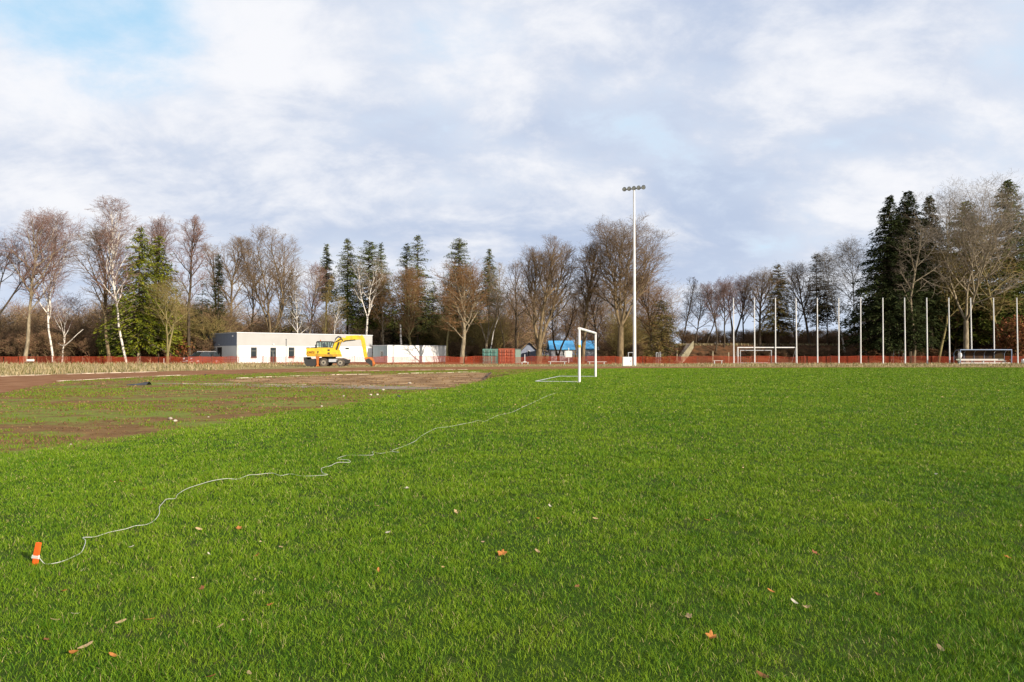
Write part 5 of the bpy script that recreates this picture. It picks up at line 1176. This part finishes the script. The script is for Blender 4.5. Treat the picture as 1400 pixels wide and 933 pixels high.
for i, (px_, py_, cm, kd, cl_, lb) in enumerate(leaves):
    g = G(px_, py_, .045); o = leaf_mesh(kd, i + 10).build('fallen_leaf', LM[cl_]); o.location = (g.x, g.y, .034); s_ = cm / 100 * .36
    o.scale = (s_, s_, s_); R = random.Random(i); o.rotation_euler = (R.uniform(-.5, .5) + .35, R.uniform(-.4, .4), R.uniform(0, 6.28)); tag(o, lb, 'leaf', 'fallen leaves on the lawn')

# scraps of leaf too small and too many to count
x, y, r = scatter(420, 3.2, 45, .75, 88); k = inside(lawn_poly, x, y); x, y = x[k], y[k]; n = len(x)
V = np.zeros((n, 6, 3)); a = r.rand(n) * 6.28; s_ = (.006 + .011 * r.rand(n)) * np.clip(y / 9, .9, 2.0); c, sn = np.cos(a), np.sin(a)
for i, (u, v, w) in enumerate([(-1, 0, .3), (-.3, -.6, 0), (.5, -.5, .1), (1, .1, .4), (.4, .6, .2), (-.4, .5, .1)]):
    V[:, i] = np.stack([x + (u * c - v * sn) * s_, y + (u * sn + v * c) * s_, .034 + w * s_ * 1.5 + r.rand(n) * .004], 1)
b0 = (np.arange(n) * 6)[:, None]
tag(link('leaf_scraps', np_mesh('leaf_scraps', mat('leaf_scrap', (.45, .25, .10), (.55, .42, .24), .8, .8, isl=.9), V.reshape(-1, 3), np.concatenate([b0 + np.array([[0, 1, 2, 3]]), b0 + np.array([[0, 3, 4, 5]])]))), 'tiny brown and tan leaf scraps scattered over the lawn', kind='stuff')
# debris on the worn ground
tp = G(190, 527); mb = MB(); R = random.Random(9)
nx, ny = 14, 7; V = []; Q = []
for j in range(ny):
    for i in range(nx):
        u, v = i / (nx - 1), j / (ny - 1); h_ = .16 * sin(pi * v) * (0.35 + 1.1 * float(VNA.fbm(u * 4, v * 4, 3))) * (.35 + .9 * u) ; V.append((-.55 + 1.1 * u + R.uniform(-.02, .02), -.3 + .6 * v, .02 + max(0, h_)))
for j in range(ny - 1):
    for i in range(nx - 1): k = j * nx + i; Q.append((k, k + 1, k + nx + 1, k + nx))
V = [(v[0] * .75, v[1] * .75, v[2] * .6) for v in V]; mb.add(V, Q); o = mb.build('crumpled_tarp', M['tarp'], loc=(tp.x, tp.y, 0)); tag(o, 'crumpled black tarpaulin lying on the worn ground', 'tarpaulin')
for i, (px_, py_, s_, m_, lb) in enumerate([(233, 574.5, .085, 'stone', 'brown stone, left one of the pair on the worn turf'), (240, 577.5, .075, 'palestone', 'pale stone, right one of the pair on the worn turf'),
    (285, 571.5, .035, 'palestone', 'tiny pale stone right of the stone pair'), (507, 541.5, .09, 'palestone', 'pale stone at the worn edge below the wet gravel'), (516, 540.8, .08, 'palestone', 'pale stone right beside another at the worn edge'),
    (524, 534.6, .10, 'palestone', 'pale stone on the lower rim of the wet gravel'), (560, 525.8, .16, 'stone', 'light brown lump in the middle of the mud'), (470, 543, .07, 'palestone', 'small pale stone left on the worn edge'),
    (602, 552, .05, 'palestone', 'white pebble on the lawn beside the mud'), (97, 609.5, .035, 'palestone', 'small white pebble near the left lawn edge'), (440, 557, .06, 'palestone', 'white pebble at the lawn edge left of centre'), (660, 531, .06, 'palestone', 'white pebble on the lawn right of the mud'),
    (545, 544, .12, 'tarp', 'dark clod at the lawn edge below the mud'), (281, 513.5, .12, 'tarp', 'dark clod beside the pale inner kerb')]):
    g = G(px_, py_); s_ *= .46; blob('stone' if m_ != 'tarp' else 'earth_clod', lb, 'stone' if m_ != 'tarp' else 'clod', (g.x, g.y, s_ * .5 + .01), s_ * 1.2, s_, s_ * .75, M[m_], 40 + i, group='stones on the worn ground' if m_ != 'tarp' else None)
print('objects', len(bpy.data.objects), 'polys', sum(len(m.polygons) for m in bpy.data.meshes))
